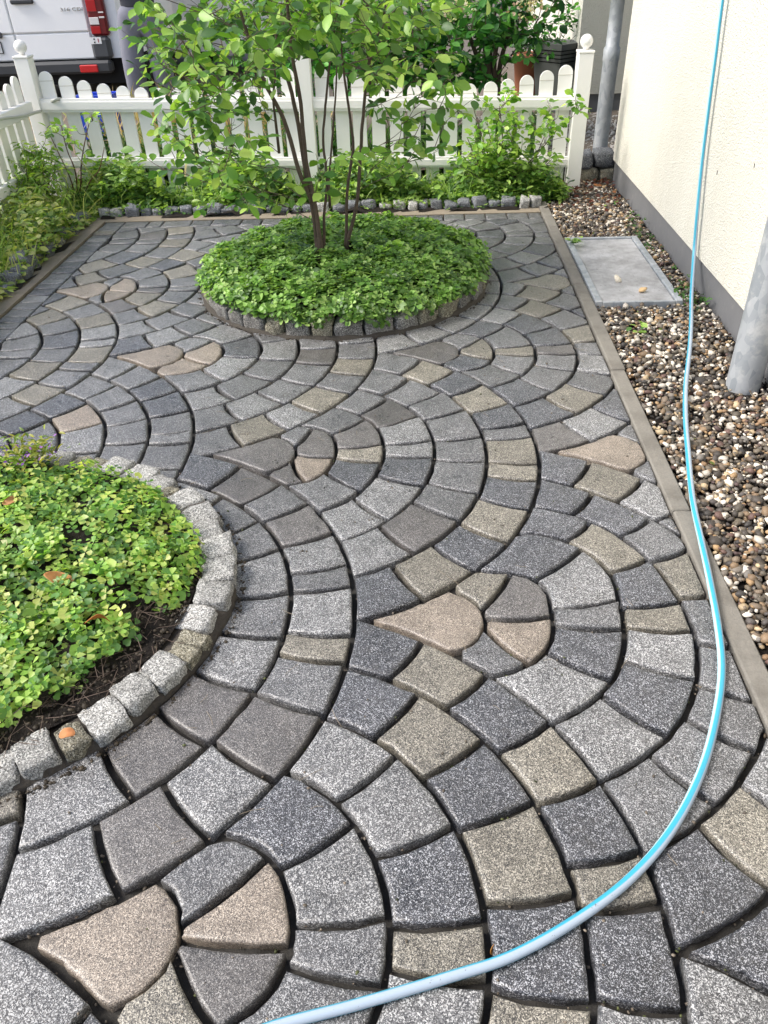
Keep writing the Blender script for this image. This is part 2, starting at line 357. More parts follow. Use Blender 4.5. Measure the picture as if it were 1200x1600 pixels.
JOINTS = (zz(400, 1200, 3, [(280, 370), (400, 720), (410, 985), (745, 340), (850, 725), (880, 980), (500, 65), (1070, 240), (1287, 615), (-48, 828)])
 + zz(800, 1200, 3, [(290, 105), (450, 420), (560, 645), (660, 1120), (200, 1080), (860, 95), (1075, 445), (1160, 130)])
 + zz(0, 1200, 3, [(200, 220), (585, 85), (40, 662), (70, 447), (520, 480), (905, 245), (1050, 580), (940, 1110), (400, 1140)])
 + zz(800, 800, 3, [(36, 495), (20, 665), (-75, 375), (330, 433), (365, 540), (335, 730), (185, 268), (510, 262), (650, 433), (690, 550), (710, 745), (595, 965), (285, 110),
                    (710, 210), (830, 395), (905, 615), (920, 822), (970, 1040), (590, 65)])
 + zz(400, 800, 3, [(240, 130), (315, 263), (325, 358), (300, 570), (275, 688), (170, 905), (715, 680), (650, 955), (1010, 820), (975, 1125), (935, 220), (715, 330), (1070, 95), (670, 140)])
 + [(408, 866), (407, 929), (395, 992), (357, 1067), (291, 1142), (388, 1195)]
 + zz(300, 560, 4, [(690, 500), (740, 607), (670, 715), (970, 430), (1030, 553), (1030, 635), (945, 775), (280, 495), (265, 350), (220, 225), (540, 405), (500, 250), (410, 115), (705, 305),
                    (645, 143), (865, 190), (980, 95), (785, 32), (590, 960), (425, 850), (200, 740), (330, 1050)])
 + zz(550, 500, 4, [(125, 540), (290, 635), (335, 768), (335, 853), (285, 1000), (455, 490), (560, 595), (650, 738), (655, 875), (615, 1048), (265, 420), (545, 365), (720, 435), (870, 548),
                    (940, 663), (960, 738), (985, 890), (980, 985), (945, 1145), (355, 300), (745, 218), (730, 148), (1000, 165), (1010, 215), (915, 290)])
 + [(583, 797), (683, 800)]
 + zz(750, 500, 4, [(450, 152), (485, 208), (470, 297), (345, 402), (645, 134), (672, 215), (690, 322), (650, 425), (485, 520), (800, 580), (575, 672), (640, 945), (650, 1135), (945, 1055)])
 + zz(0, 500, 4, [(170, 678), (440, 563), (480, 678), (665, 433), (750, 530), (770, 643), (765, 772), (945, 375), (1010, 468), (1050, 585), (1060, 705), (1060, 773), (810, 305),
                  (615, 37), (620, 116), (600, 160), (530, 262), (480, 314), (340, 410), (135, 505), (370, 78), (370, 168), (295, 258), (140, 362), (140, 103), (125, 185), (90, 235)])
 + zz(0, 320, 5, [(700, 865), (565, 805), (395, 915), (890, 612), (930, 672), (810, 725)])
 + zz(180, 320, 5, [(255, 570), (285, 643), (270, 681), (125, 760), (440, 495), (520, 562), (530, 636), (520, 668), (420, 757), (255, 860), (630, 772), (520, 860), (290, 950), (740, 918), (545, 1000), (270, 1070)])
 + zz(680, 310, 4, [(635, 825), (722, 718), (540, 662), (478, 750), (370, 828), (725, 622), (530, 575)]))
TAN = [(690, 1050), (665, 1140), (855, 1180), (800, 1330), (690, 1485), (977, 1385), (870, 1585), (945, 860), (1025, 965), (1045, 890), (950, 745), (965, 675), (680, 890), (770, 808),
       (795, 700), (795, 735), (750, 622), (665, 580), (490, 620), (545, 577), (405, 672), (560, 710), (740, 545), (800, 548), (893, 620), (900, 520), (835, 458), (840, 482), (1165, 1310),
       (495, 1010), (755, 915), (153, 416), (148, 436), (96, 476), (68, 496), (218, 410), (266, 380), (278, 424), (250, 480), (142, 552), (55, 577), (55, 612), (96, 520), (146, 505), (1015, 960), (270, 1585)]
PINK = [(190, 1480), (385, 1420), (690, 970), (815, 985), (930, 700), (485, 725), (240, 555), (300, 560), (115, 655), (122, 456), (186, 448), (186, 459), (310, 575)]
BROWN = [(395, 712), (495, 700), (375, 1530), (815, 935), (682, 550), (500, 684), (450, 1150), (372, 757), (465, 822), (440, 745), (420, 1150), (345, 1105), (240, 1180), (240, 1320)]
DARK = [(600, 1003), (605, 1090), (787, 1105), (745, 1220), (930, 1277), (1130, 1395), (1005, 915), (917, 1005), (840, 865), (865, 820), (880, 727), (885, 772), (793, 768), (740, 860), (604, 925),
        (850, 640), (780, 655), (870, 1480), (675, 1380), (460, 1280), (722, 562), (712, 598), (820, 620), (1020, 1500), (850, 525), (960, 640), (960, 790)]
LIGHT = [(520, 1365), (525, 1210), (345, 1235), (140, 1240), (110, 1360), (470, 660), (1050, 1015), (890, 1070), (970, 1160), (610, 775), (560, 812), (597, 860), (480, 860), (60, 1550)]
SNAP = [(TAN, 'stone_tan'), (PINK, 'stone_pink'), (BROWN, 'stone_brown'), (DARK, 'stone_dark'), (LIGHT, 'stone_light')]
SNAP = [(gp(u, v)[:2], m) for L, m in SNAP for u, v in L]

FANS = [(i, j) for i in range(-5, 6) for j in range(-5, 6) if -3.6 < fan_c(i, j)[0] < 1.7 and -1.2 < fan_c(i, j)[1] < 6.6]
RES = {}
for fn, dd in RING_PTS.items():
    RES[fn] = []
    for k, L in dd.items():
        for (u, v) in L:
            g = gp(u, v)[:2]-fan_c(*fn); RES[fn].append((k, math.atan2(g[1], g[0]), math.hypot(*g)-(R0+k*RW)))
def ring_r(fn, k, th):
    r = R0+k*RW
    if fn in RES and k > 0:
        sw, sv = .25, 0.
        for kk, t0, e in RES[fn]:
            d = (th-t0+math.pi) % (2*math.pi)-math.pi
            wgt = math.exp(-(d/.42)**2-((k-kk)/.8)**2); sw += wgt; sv += wgt*e
        r += sv/sw
    return r
def inside(fn, p, g=0.0):
    d = p-fan_c(*fn); rr = math.hypot(*d)
    if rr < .70: return True
    if rr > 1.12: return False
    return rr < ring_r(fn, 5, math.atan2(d[1], d[0]))+g
def lefts(fn): return [(fn[0]-1, fn[1]+1), (fn[0], fn[1]-1), (fn[0]-1, fn[1])]
def owner(p):
    best = None
    for fn in FANS:
        if inside(fn, p) and not any(inside(q, p) for q in lefts(fn)): best = fn
    return best
def th_end(fn, r, sgn, g):
    c = fan_c(*fn); L = lefts(fn); prev = 0.
    for k in range(1, 86):
        th = sgn*R(2*k); p = c+r*np.array([math.cos(th), math.sin(th)])
        if any(inside(q, p, g) for q in L):
            a, b = prev, th
            for _ in range(6):
                m_ = (a+b)/2; p = c+r*np.array([math.cos(m_), math.sin(m_)])
                if any(inside(q, p, g) for q in L): b = m_
                else: a = m_
            return a
        prev = th
    return prev
def rin1(th):      # inner edge of the first ring: round head of the drop stone
    return -.095*math.cos(th)+math.sqrt(max(1e-6, .121**2-(.095*math.sin(th))**2))
JT = {}
for (u, v) in JOINTS:
    p = gp(u, v)[:2]; fn = owner(p)
    if fn is None: continue
    d = p-fan_c(*fn); th = math.atan2(d[1], d[0]); rr = math.hypot(*d); k = 1
    while k < 5 and rr > ring_r(fn, k, th): k += 1
    JT.setdefault((fn, k), []).append(th)
GA, GS = .0070, .0082       # half joint widths along the arcs and between neighbours
POLY = []
def clip_half(P, n, d):
    out = []
    for a, b in zip(P, np.roll(P, -1, axis=0)):
        da, db = a@n-d, b@n-d
        if da <= 0: out.append(a)
        if da*db < 0: out.append(a+(b-a)*(da/(da-db)))
    return np.array(out)
def area(P): return .5*abs(np.sum(P[:, 0]*np.roll(P[:, 1], -1)-P[:, 1]*np.roll(P[:, 0], -1)))
for fn in FANS:
    c = fan_c(*fn)
    # drop stone
    q = c-np.array([.105, 0]); P = []
    for ang in list(np.linspace(-172, 172, 32))+[180]:
        a = R(ang); d = np.array([math.cos(a), math.sin(a)]); t = 0.
        while t < .26:
            t += .003; p = q+d*t; rel = p-c
            if any(inside(z, p, .0105) for z in lefts(fn)): break
            if rel[0] > -.095 and math.hypot(rel[0]+.095, rel[1]) > .118: break
        P.append(q+d*(t-.0015))
    POLY.append((fn, 0, np.array(P)))
    for k in range(1, 6):
        rm = R0+(k-.5)*RW+(.02 if k == 1 else 0)
        tm = {s_: s_*min(abs(th_end(fn, rm, s_, 0)), 1.9) for s_ in (-1, 1)}
        js = sorted(JT.get((fn, k), [])); keep = []
        for t_ in js:
            if tm[-1]+.045/rm < t_ < tm[1]-.045/rm and (not keep or (t_-keep[-1])*rm > .04): keep.append(t_)
        ed = [tm[-1]]+keep+[tm[1]]; full = [ed[0]]
        for a, b in zip(ed[:-1], ed[1:]):
            L = (b-a)*rm; n_ = 1 if L < .28 else int(round(L/(.185 if fn[1] < 2 else .165)))
            if k == 1 and not keep and n_ > 3: n_ = 4
            w_ = np.ones(n_)+(rng.uniform(-.14, .14, n_) if n_ > 1 else 0)
            if n_ > 5 and len(keep) < 2: w_[n_//2] *= .5
            cs = np.cumsum(w_)/w_.sum()
            full += [a+(b-a)*x for x in cs]
        for s_ in range(len(full)-1):
            ta, tb = full[s_], full[s_+1]; first, last = s_ == 0, s_ == len(full)-2
            def rr(th, t):
                lo = rin1(th)+GS if k == 1 else ring_r(fn, k-1, th)+GA
                return lo+(ring_r(fn, k, th)-GA-lo)*t
            def side(t, lo):
                th0 = ta if lo else tb; r = rr(th0, t)
                if lo and first: return r, max(th_end(fn, r, -1, GA), -1.9)
                if (not lo) and last: return r, min(th_end(fn, r, 1, GA), 1.9)
                bow = .007*math.sin(math.pi*t)
                return r, th0-bow/r*(1 if th0 >= 0 else 1)+(GS if lo else -GS)/r
            P = []
            for t in (0, .33, .67, 1): r, th = side(t, True); P.append((r, th))
            th0, th1 = side(1, True)[1], side(1, False)[1]; 
            for x in (.2, .4, .6, .8): th = th0+(th1-th0)*x; P.append((rr(th, 1), th))
            for t in (1, .67, .33, 0): r, th = side(t, False); P.append((r, th))
            th0, th1 = side(0, True)[1], side(0, False)[1]
            for x in (.75, .5, .25): th = th0+(th1-th0)*x; P.append((rr(th, 0), th))
            POLY.append((fn, k, np.array([c+r*np.array([math.cos(th), math.sin(th)]) for r, th in P])))
STONES = []
for fn, k, P in POLY:
    ok = P[:, 0].max() > LX1-.2 and P[:, 0].min() < KX0 and P[:, 1].min() < BY0 and P[:, 1].max() > -.55
    if not ok: continue
    A0 = area(P)
    for n_, d_ in (((1, 0), KX0-.006), ((-1, 0), -(LX1+.006)), ((0, 1), BY0-.006)):
        if len(P) > 2: P = clip_half(P, np.array(n_, float), d_)
    if len(P) < 4 or area(P) < .0016: continue
    cc = P.mean(0)
    if nbr(*cc) < NBR-.16 or np.hypot(*(cc-FB)) < FBR-.16: continue
    # irregular outline, corners knocked off a little
    P = P+rng.normal(0, .0011, P.shape)
    STONES.append((cc, P, k))
# soldier courses along the left and back edges
def quad(x0, x1, y0, y1):
    g = .0035; xs = np.array([x0+g, x1-g]); ys = np.array([y0+g, y1-g])
    P = np.array([(xs[0], ys[0]), (xs.mean(), ys[0]), (xs[1], ys[0]), (xs[1], ys.mean()), (xs[1], ys[1]), (xs.mean(), ys[1]), (xs[0], ys[1]), (xs[0], ys.mean())])
    return P+rng.normal(0, .0015, P.shape)
y = 2.2
while y < BY0-.02:
    d = rng.choice([.075, .1, .125, .14], p=[.3, .35, .25, .1]); y1 = min(y+d, BY0)
    P = quad(LX0, LX1, y, y1); STONES.append((P.mean(0), P, 9)); y = y1
x = LX0
while x < KX0-.02:
    d = rng.choice([.1, .14, .17, .2], p=[.25, .3, .25, .2]); x1 = min(x+d, KX0-.004)
    P = quad(x, x1, BY0, BY1); STONES.append((P.mean(0), P, 9)); x = x1
NAMES = ['stone_grey', 'stone_light', 'stone_dark', 'stone_brown', 'stone_tan', 'stone_pink']
def pip(p, P):
    x, y = p; s = False; n = len(P); j = n-1
    for i in range(n):
        if (P[i][1] > y) != (P[j][1] > y) and x < (P[j][0]-P[i][0])*(y-P[i][1])/(P[j][1]-P[i][1])+P[i][0]: s = not s
        j = i
    return s
ST = []
for cc, P, k in STONES:
    m_ = None
    for q, nm in SNAP:
        if np.hypot(*(q-cc)) < .25 and pip(q, P): m_ = nm; break
    if m_ is None:
        seen = -.0 < proj([*cc, 0])[0][0] < 1200 and proj([*cc, 0])[0][1] > 480
        m_ = rng.choice(NAMES, p=[.56, .26, .10, .08, 0, 0] if seen else [.50, .26, .13, .07, .04, .0])
        if k == 9: m_ = rng.choice(NAMES, p=[.5, .1, .3, .06, .04, 0])
    px = proj(np.c_[P, np.zeros(len(P))]); a_px = area(px[:, :2])*(1 if px[:, 2].min() > .1 else 0)
    vis = (px[:, 0].max() > 0) & (px[:, 0].min() < 1200) & (px[:, 1].min() < 1600) & (px[:, 1].max() > 300)
    if vis:
        Q = px[:, :2].copy(); Q[:, 0] = np.clip(Q[:, 0], 0, 1200); Q[:, 1] = np.clip(Q[:, 1], 0, 1600); a_px = area(Q)
    if min(nbr(*cc)/NBR, np.hypot(*(cc-FB))/FBR) < .97: a_px *= .2
    ST.append((a_px if vis else 0, cc, P, m_, k))
ST.sort(key=lambda s: -s[0])
def stone_vf(P, depth=.05):
    n = len(P); cc = P.mean(0); d = P-cc; L = np.linalg.norm(d, axis=1)[:, None]
    tz = rng.normal(0, .007, 2); dz = rng.normal(0, .0016)
    prof = [(0., -depth), (.0, -.0085), (.0012, -.0040), (.0042, -.0010), (.010, .0001), (.026, .0006)]
    V = []
    for ins, z in prof:
        q = cc+d*(1-np.minimum(ins/L, .5)); z_ = z+dz+(q-cc)@tz+(rng.normal(0, .0007, n) if z > -.005 else 0)
        V += [(a, b, c_) for (a, b), c_ in zip(q, np.broadcast_to(z_, n))]
    Fc = []
    for i in range(len(prof)-1):
        for a in range(n):
            b = (a+1) % n; Fc.append((i*n+a, i*n+b, (i+1)*n+b, (i+1)*n+a))
    Fc.append(tuple((len(prof)-1)*n+a for a in range(n)))
    return np.array(V), Fc
rest = {}
for idx, (a_px, cc, P, m_, k) in enumerate(ST):
    if np.sum(P[:, 0]*np.roll(P[:, 1], -1)-P[:, 1]*np.roll(P[:, 0], -1)) < 0: P = P[::-1]
    V, Fc = stone_vf(P)
    if idx < 300 and a_px > 0:
        V2 = V-np.array([*cc, 0]); obj('paving_stone', mesh('paving_stone', V2, Fc, True), M[m_], paving, (cc[0], cc[1], 0))
    else: rest.setdefault('x', MB()); mb = rest['x']; n0 = len(mb.F); mb.add(V, Fc); rest.setdefault('m', []).extend([m_]*(len(mb.F)-n0))
if 'x' in rest:
    me = mesh('paving_stones', rest['x'].V, rest['x'].F, True)
    for nm in NAMES: me.materials.append(M[nm])
    me.polygons.foreach_set('material_index', np.array([NAMES.index(q) for q in rest['m']], dtype=np.int32))
    o = obj('paving_stones', me, None, paving); o['kind'] = 'stuff'

# ------------------------------------------------------------------ kerb, edgings, house
kerb = tag(MB().box((KX0+.012, -.9, -.15), (KX1-.012, 5.62, -.004)).build('kerb', M['mortar']), 'narrow weathered concrete kerb between paving and gravel', 'kerb', kind='structure')
for k, y0 in enumerate(np.arange(-.972, 5.5, 1.0)):
    y1 = min(y0+1.0, 5.62); x_ = rng.normal(0, .0015)
    V, Fc = boxvf((KX0+x_, y0+.0025, -.12), (KX1+x_, y1-.0025, .012+rng.normal(0, .0015)), .005); obj('kerb_stone', mesh('kerb_stone', V, Fc), M['kerb_concrete'], kerb)
# thin cut strips of block squeezed between the outermost ring and the kerb
def rock_mesh(name, sx, sy, sz, seed, rough=.06, n=4, rnd=.30):
    """knapped stone block, base at z=0: cube grid pulled towards a rounded box and roughened"""
    r = np.random.default_rng(seed); V = {}; F_ = []; vs = []
    def vid(p):
        key = tuple(np.round(p, 4))
        if key not in V: V[key] = len(vs); vs.append(p)
        return V[key]
    g = np.linspace(-1, 1, n+1)
    for ax in range(3):
        for s_ in (-1, 1):
            for a in range(n):
                for b in range(n):
                    q = []
                    for (i, j) in ((a, b), (a+1, b), (a+1, b+1), (a, b+1)):
                        p = np.zeros(3); p[ax] = s_; p[(ax+1) % 3] = g[i]; p[(ax+2) % 3] = g[j]; q.append(vid(p))
                    F_.append(q if s_ > 0 else q[::-1])
    P = np.array(vs); sph = P/np.linalg.norm(P, axis=1)[:, None]*1.25; P = P*(1-rnd)+sph*rnd
    ph = r.uniform(0, 6.28, (6, 3)); fr = r.normal(0, 2.6, (6, 3))
    for i in range(6): P = P*(1+rough*np.sin(P@fr[i]+ph[i][0])[:, None]*.55)
    P += r.normal(0, rough*.42, P.shape)
    P = P*np.array([sx, sy, sz])/2; P[:, 2] -= P[:, 2].min()
    return mesh(name, P, np.array(F_), True)
COB = [rock_mesh('cobblestone', 1, 1, 1, 40+k, .060, 5, .24) for k in range(9)]
def cobble(parent, x, y, z, sx, sy, sz, rz, mat, name='cobblestone', k=None, tilt=.05):
    o = obj(name, COB[int(rng.integers(len(COB))) if k is None else k], None, parent, (x, y, z), (rng.normal(0, tilt), rng.normal(0, tilt), rz), (sx, sy, sz))
    if not o.data.materials: o.data.materials.append(M['cobble'])
    o.material_slots[0].link = 'OBJECT'; o.material_slots[0].material = M[mat]; return o
def ring_vf(c, r0, r1, z0, z1, n=72, sx=1., sy=1.):
    pr = [(r0, z0-.06), (r0, z1), (r0*.5+r1*.5, z1+.004), (r1-.012, z0+.014), (r1, z0-.004), (r1, z0-.06)]; V = []; Fc = []
    for k in range(n):
        a = 2*math.pi*k/n; jit = rng.normal(0, .004)
        for r_, z in pr: V.append((c[0]+sx*(r_+jit)*math.cos(a), c[1]+sy*(r_+jit)*math.sin(a), z+(rng.normal(0, .003) if z > z0-.01 else 0)))
    m_ = len(pr)
    for k in range(n):
        k2 = (k+1) % n
        for i in range(m_-1): Fc.append((k*m_+i, k2*m_+i, k2*m_+i+1, k*m_+i+1))
    return V, Fc
def dome(name, c, r, z0, h, mat, n=48, m_=14, amp=.006, sx=1., sy=1.):
    V = [(c[0], c[1], z0+h)]; Fc = []
    for i in range(1, m_+1):
        for k in range(n):
            a = 2*math.pi*k/n; q = i/m_; V.append((c[0]+sx*r*q*math.cos(a), c[1]+sy*r*q*math.sin(a), z0+h*(1-q*q)+rng.normal(0, amp)))
    for k in range(n): Fc.append((0, 1+k, 1+(k+1) % n))
    for i in range(m_-1):
        for k in range(n):
            k2 = (k+1) % n; Fc.append((1+i*n+k, 1+(i+1)*n+k, 1+(i+1)*n+k2, 1+i*n+k2))
    return tag(obj(name, mesh(name, V, Fc, True), mat), kind='structure')
# near bed: ring of pale granite cobbles, laid with wide mossy joints
e1 = empty('bed_edging', (NB[0], NB[1], 0)); tag(e1, 'ring of pale grey granite cobbles around the near round bed at left', 'edging')
V, Fc = ring_vf((0, 0), NBR-.125, NBR+.001, 0, .026, 96, NSX, NSY); obj('mortar', mesh('mortar', V, Fc, True), M['mud'], e1)
a = 0.35
while a < 0.35+2*math.pi-.06:
    L = rng.uniform(.088, .118); da = L/(NBR-.055)
    mossy = rng.random() < .2; 
    if mossy: L *= .62; da *= .62
    am = a+da/2; r_ = NBR-.050+rng.normal(0, .006); h = .046+rng.normal(0, .004)-(.010 if mossy else 0)
    cobble(e1, NSX*r_*math.cos(am), NSY*r_*math.sin(am), -.012, (.092 if not mossy else .080)+rng.normal(0, .004), (L-.004)*math.hypot(NSX*math.sin(am), NSY*math.cos(am)), h+.012, math.atan2(NSX*math.sin(am), NSY*math.cos(am)), 'cobble_mossy' if mossy else 'cobble')
    a += da
dome('bed_soil', NB, NBR-.10, .036, .030, M['soil'], 72, 26, .009, NSX, NSY)['label'] = 'dark bare soil showing through the leaves of the near round bed'
# far bed: taller ring of grey cobbles
e2 = empty('bed_edging', (FB[0], FB[1], 0)); tag(e2, 'taller ring of dark grey granite cobbles around the bed of the shrub', 'edging')
V, Fc = ring_vf((0, 0), FBR-.13, FBR+.012, 0, .03); obj('mortar', mesh('mortar', V, Fc, True), M['mud'], e2)
a = 0
while a < 2*math.pi-.05:
    L = rng.uniform(.10, .145); da = L/(FBR-.06); am = a+da/2
    cobble(e2, (FBR-.058+rng.normal(0, .004))*math.cos(am), (FBR-.058)*math.sin(am), -.015, .105, L-.005, .086+rng.normal(0, .005), am, 'cobble_dark' if rng.random() < .75 else 'cobble_mossy', tilt=.02); a += da
dome('bed_soil', FB, FBR-.10, .072, .05, M['soil'])['label'] = 'dark soil under the leaf carpet of the far round bed'
# rows of small stones along the back and the left, set in a strip of mortar
e3 = empty('stone_edging', (0, 5.5, 0)); tag(e3, 'row of small blue grey stones along the back of the paving', 'edging')
V, Fc = boxvf((LX0-.10, -.105, -.1), (KX0+.0, .035, .002)); obj('mortar', mesh('mortar', V, Fc), M['mortar'], e3)
x = LX0-.1
while x < KX0-.03:
    d = rng.uniform(.075, .115); cobble(e3, x+d/2, .055+rng.normal(0, .008), -.03, d-.014, .085+rng.normal(0, .01), .075+rng.normal(0, .008), rng.normal(0, .1), 'cobble_blue' if rng.random() < .75 else 'cobble', tilt=.1); x += d
e4 = empty('stone_edging', (LX0-.1, 4, 0)); tag(e4, 'row of small stones in crumbling mortar along the left of the paving', 'edging')
V, Fc = boxvf((-.045, -2.2, -.1), (.09, 1.42, .004)); obj('mortar', mesh('mortar', V, Fc), M['mortar'], e4)
y = -1.9
while y < 1.44:
    d = rng.uniform(.085, .15); cobble(e4, -.06+rng.normal(0, .01), y+d/2, -.03, .09+rng.normal(0, .008), d-.012, .085+rng.normal(0, .012), rng.normal(0, .1), 'cobble_blue' if rng.random() < .6 else 'cobble', tilt=.1); y += d
# soils
soil_l = tag(sheet('soil', -6, LX0-.06, -1, 6.25, .0, M['soil'], 'structure', 40, 60, .012), 'dark garden soil of the weedy border beside the paving')
soil_b = tag(sheet('soil', LX0-.06, KX1, BY1+.06, 6.25, .004, M['soil'], 'structure', 40, 10, .012), 'dark garden soil of the border in front of the fence')
yard = tag(sheet('yard', -14, 6, 6.25, 40, .10, M['yard'], 'structure', 60, 90, .01), 'pale dusty yard of gravel and earth beyond the fence')
gbed = tag(sheet('gravel_bed', KX1-.002, WALLX+.05, -1, 6.22, -.025, M['soil'], 'structure', 8, 60, .004), 'dark earth under the gravel strip')
# house
house = empty('house', (WALLX, 2.5, 0)); tag(house, 'cream stucco house wall with grey plinth beside the gravel strip', 'house')
HY1 = 6.21
obj('wall', mesh('wall', *boxvf((0, -4.5, PLINTH), (5, HY1-2.5, 5.6))), M['stucco'], house)
obj('plinth', mesh('plinth', *boxvf((.016, -4.5, -.3), (4.98, HY1-2.512, PLINTH-.001))), M['plinth'], house)
obj('roof', mesh('roof', *boxvf((-.45, -4.9, 5.602), (5.4, HY1-2.1, 5.8))), M['terracotta'], house)
wing = empty('house', (1.44, 8.3, .1)); tag(wing, 'cream corner of the house standing back behind the far downpipe', 'house')
obj('wall', mesh('wall', *boxvf((.0, .0, .16), (5, 4, 5.4))), M['stucco'], wing)
obj('plinth', mesh('plinth', *boxvf((.018, .018, -.2), (4.98, 4, .159))), M['plinth'], wing)
# two tiny scratches on the stucco
for nm_, (u, v, dv) in zip('ab', ((1120, 273, 4.5), (1178, 262, 4.5))):
    p = atX(u, v, WALLX-.001); q = atX(u+1.2, v-dv*1.5, WALLX-.001)
    V, Fc = tube([p, q], .0016, 5); obj('scratch', mesh('scratch', np.array(V)-np.array([WALLX, 2.5, 0]), Fc), M['plate_black'], house)
def downpipe(x, y, z0, r, label, secs):
    t = empty('downpipe', (x, y, z0)); tag(t, label, 'pipe')
    prof = []
    for (h, rr) in secs: prof.append((r*rr, h))
    V, Fc = lathe(prof, 32); obj('pipe', mesh('pipe', V, Fc, True), M['zinc'], t); return t
pb = gp(1163, 598)
dp = downpipe(1.302, 2.90, -.03, .066, 'fat galvanised downpipe standing in the gravel at the right edge', [(0, 1), (1.30, 1), (1.32, 1.06), (1.40, 1.06), (1.42, .86), (5.3, .86)])
obj('bracket', mesh('bracket', *boxvf((.03, -.012, 1.8), (.13, .012, 1.83))), M['zinc'], dp)
dp2 = downpipe(1.345, 6.40, .13, .054, 'galvanised downpipe at the far corner of the house behind the fence post', [(0, 1), (.62, 1), (.63, 1.07), (.70, 1.07), (.715, .86), (1.0, .86), (1.005, .95), (1.03, .95), (1.035, .86), (5, .86)])
obj('bracket', mesh('bracket', *boxvf((.03, -.01, 1.0), (.13, .01, 1.03))), M['zinc'], dp2)
# granite blocks holding the higher yard next to the fence post
sw = empty('stone_step', (1.28, 6.27, 0)); tag(sw, 'low wall of dark granite blocks between fence post and house corner', 'step')
for (x, z, L, H) in ((-.09, .075, .15, .105), (.07, .075, .15, .11), (-.07, -.04, .21, .115), (.10, -.04, .12, .11)):
    cobble(sw, x, 0, z, L-.006, .16, H, 0, 'cobble_mossy' if z < 0 else 'cobble_blue', 'block', tilt=.01)
# access cover in the gravel
ac = empty('access_cover', (1.076, 4.275, 0)); tag(ac, 'rectangular galvanised steel cover plate set in the gravel', 'cover plate')
hx, hy = .214, .515
fr = MB()
for a_, b_ in (((-hx, -hy, -.03), (-hx+.034, hy, .020)), ((hx-.034, -hy, -.03), (hx, hy, .019)), ((-hx+.035, hy-.022, -.03), (hx-.035, hy, .018)), ((-hx+.035, -hy, -.03), (hx-.035, -hy+.012, .016))): fr.box(a_, b_, .003)
fr.build('frame', M['zinc'], ac)
V, Fc = boxvf((-hx+.037, -hy+.014, -.02), (hx-.037, hy-.024, .009), .002); obj('plate', mesh('plate', V, Fc), M['steel_plate'], ac)

# ------------------------------------------------------------------ gravel
def ico(sub):
    import bmesh
    bm = bmesh.new(); bmesh.ops.create_icosphere(bm, subdivisions=sub, radius=1); V = np.array([v.co[:] for v in bm.verts]); Fc = np.array([[v.index for v in f.verts] for f in bm.faces]); bm.free(); return V, Fc
def rotmats(n, r=rng):
    q = r.normal(size=(n, 4)); q /= np.linalg.norm(q, axis=1)[:, None]; w_, x, y, z = q.T
    return np.stack([np.stack([1-2*(y*y+z*z), 2*(x*y-z*w_), 2*(x*z+y*w_)], -1), np.stack([2*(x*y+z*w_), 1-2*(x*x+z*z), 2*(y*z-x*w_)], -1), np.stack([2*(x*z-y*w_), 2*(y*z+x*w_), 1-2*(x*x+y*y)], -1)], 1)
def pebbles(name, pos, size, cols, mat, sub=2):
    V0, F0 = ico(sub); n = len(pos); m_ = len(V0)
    sc = np.stack([rng.uniform(.8, 1.35, n), rng.uniform(.7, 1.05, n), rng.uniform(.42, .8, n)], -1)
    ph = rng.uniform(0, 6.28, (n, 3)); fr = rng.normal(0, 1.7, (n, 3, 3))
    base = np.repeat(V0[None], n, 0)
    for k in range(3):
        base = base*(1+.13*np.sin(np.einsum('mi,ni->nm', V0, fr[:, k])+ph[:, k][:, None]))[:, :, None]
    yaw = rng.uniform(0, 6.28, n); tl = rng.normal(0, .35, (n, 2))
    base = base*sc[:, None, :]*size[:, None, None]
    cx, sx_, cy, sy_ = np.cos(tl[:, 0]), np.sin(tl[:, 0]), np.cos(tl[:, 1]), np.sin(tl[:, 1]); cz, sz_ = np.cos(yaw), np.sin(yaw)
    x, y, z = base[..., 0], base[..., 1], base[..., 2]
    y, z = y*cx[:, None]-z*sx_[:, None], y*sx_[:, None]+z*cx[:, None]
    x, z = x*cy[:, None]+z*sy_[:, None], -x*sy_[:, None]+z*cy[:, None]
    x, y = x*cz[:, None]-y*sz_[:, None], x*sz_[:, None]+y*cz[:, None]
    W = np.stack([x, y, z], -1)+pos[:, None, :]
    Fa = (F0[None]+(np.arange(n)*m_)[:, None, None]).reshape(-1, 3)
    return obj(name, mesh(name, W.reshape(-1, 3), Fa, True, np.repeat(cols, m_, axis=0)), mat)
PEB = np.array([hexc(h) for h in ('5e574c', '6b6254', '4c4640', '7a6c5c', '857058', '3f3c39', '57524e', 'c9c1b4', 'd8d0c0', 'a88c68', '8f7458', '665048', 'e2dbce', '746c62', '4a4542', '584845', 'b8a484', '807b74')])
PW = np.array([.10, .10, .08, .08, .06, .05, .06, .08, .08, .05, .04, .04, .045, .05, .03, .02, .06, .06]); PW /= PW.sum()
P_, S_ = [], []
def gravel_area(x0, x1, y0, y1, n, smin, smax, zj):
    xs = rng.uniform(x0, x1, n); ys = rng.uniform(y0, y1, n); s_ = smin+(smax-smin)*rng.random(n)**2.6
    keep = ~((np.abs(xs-1.076) < hx+.006+s_*.3) & (np.abs(ys-4.275) < hy+.006+s_*.3)) & (np.hypot(xs-1.302, ys-2.9) > .066+s_*.6)
    zs = -.012+rng.uniform(-.006, zj, n)-.15*s_
    P_.append(np.c_[xs, ys, zs][keep]); S_.append(s_[keep])
gravel_area(KX1+.006, WALLX-.004, .6, 2.4, 6400, .006, .019, .018)
gravel_area(KX1+.006, WALLX-.004, 2.4, 6.18, 11500, .006, .0185, .018)
gravel_area(KX1+.02, WALLX-.02, .8, 5.9, 330, .016, .030, .012)
P_ = np.concatenate(P_); S_ = np.concatenate(S_)
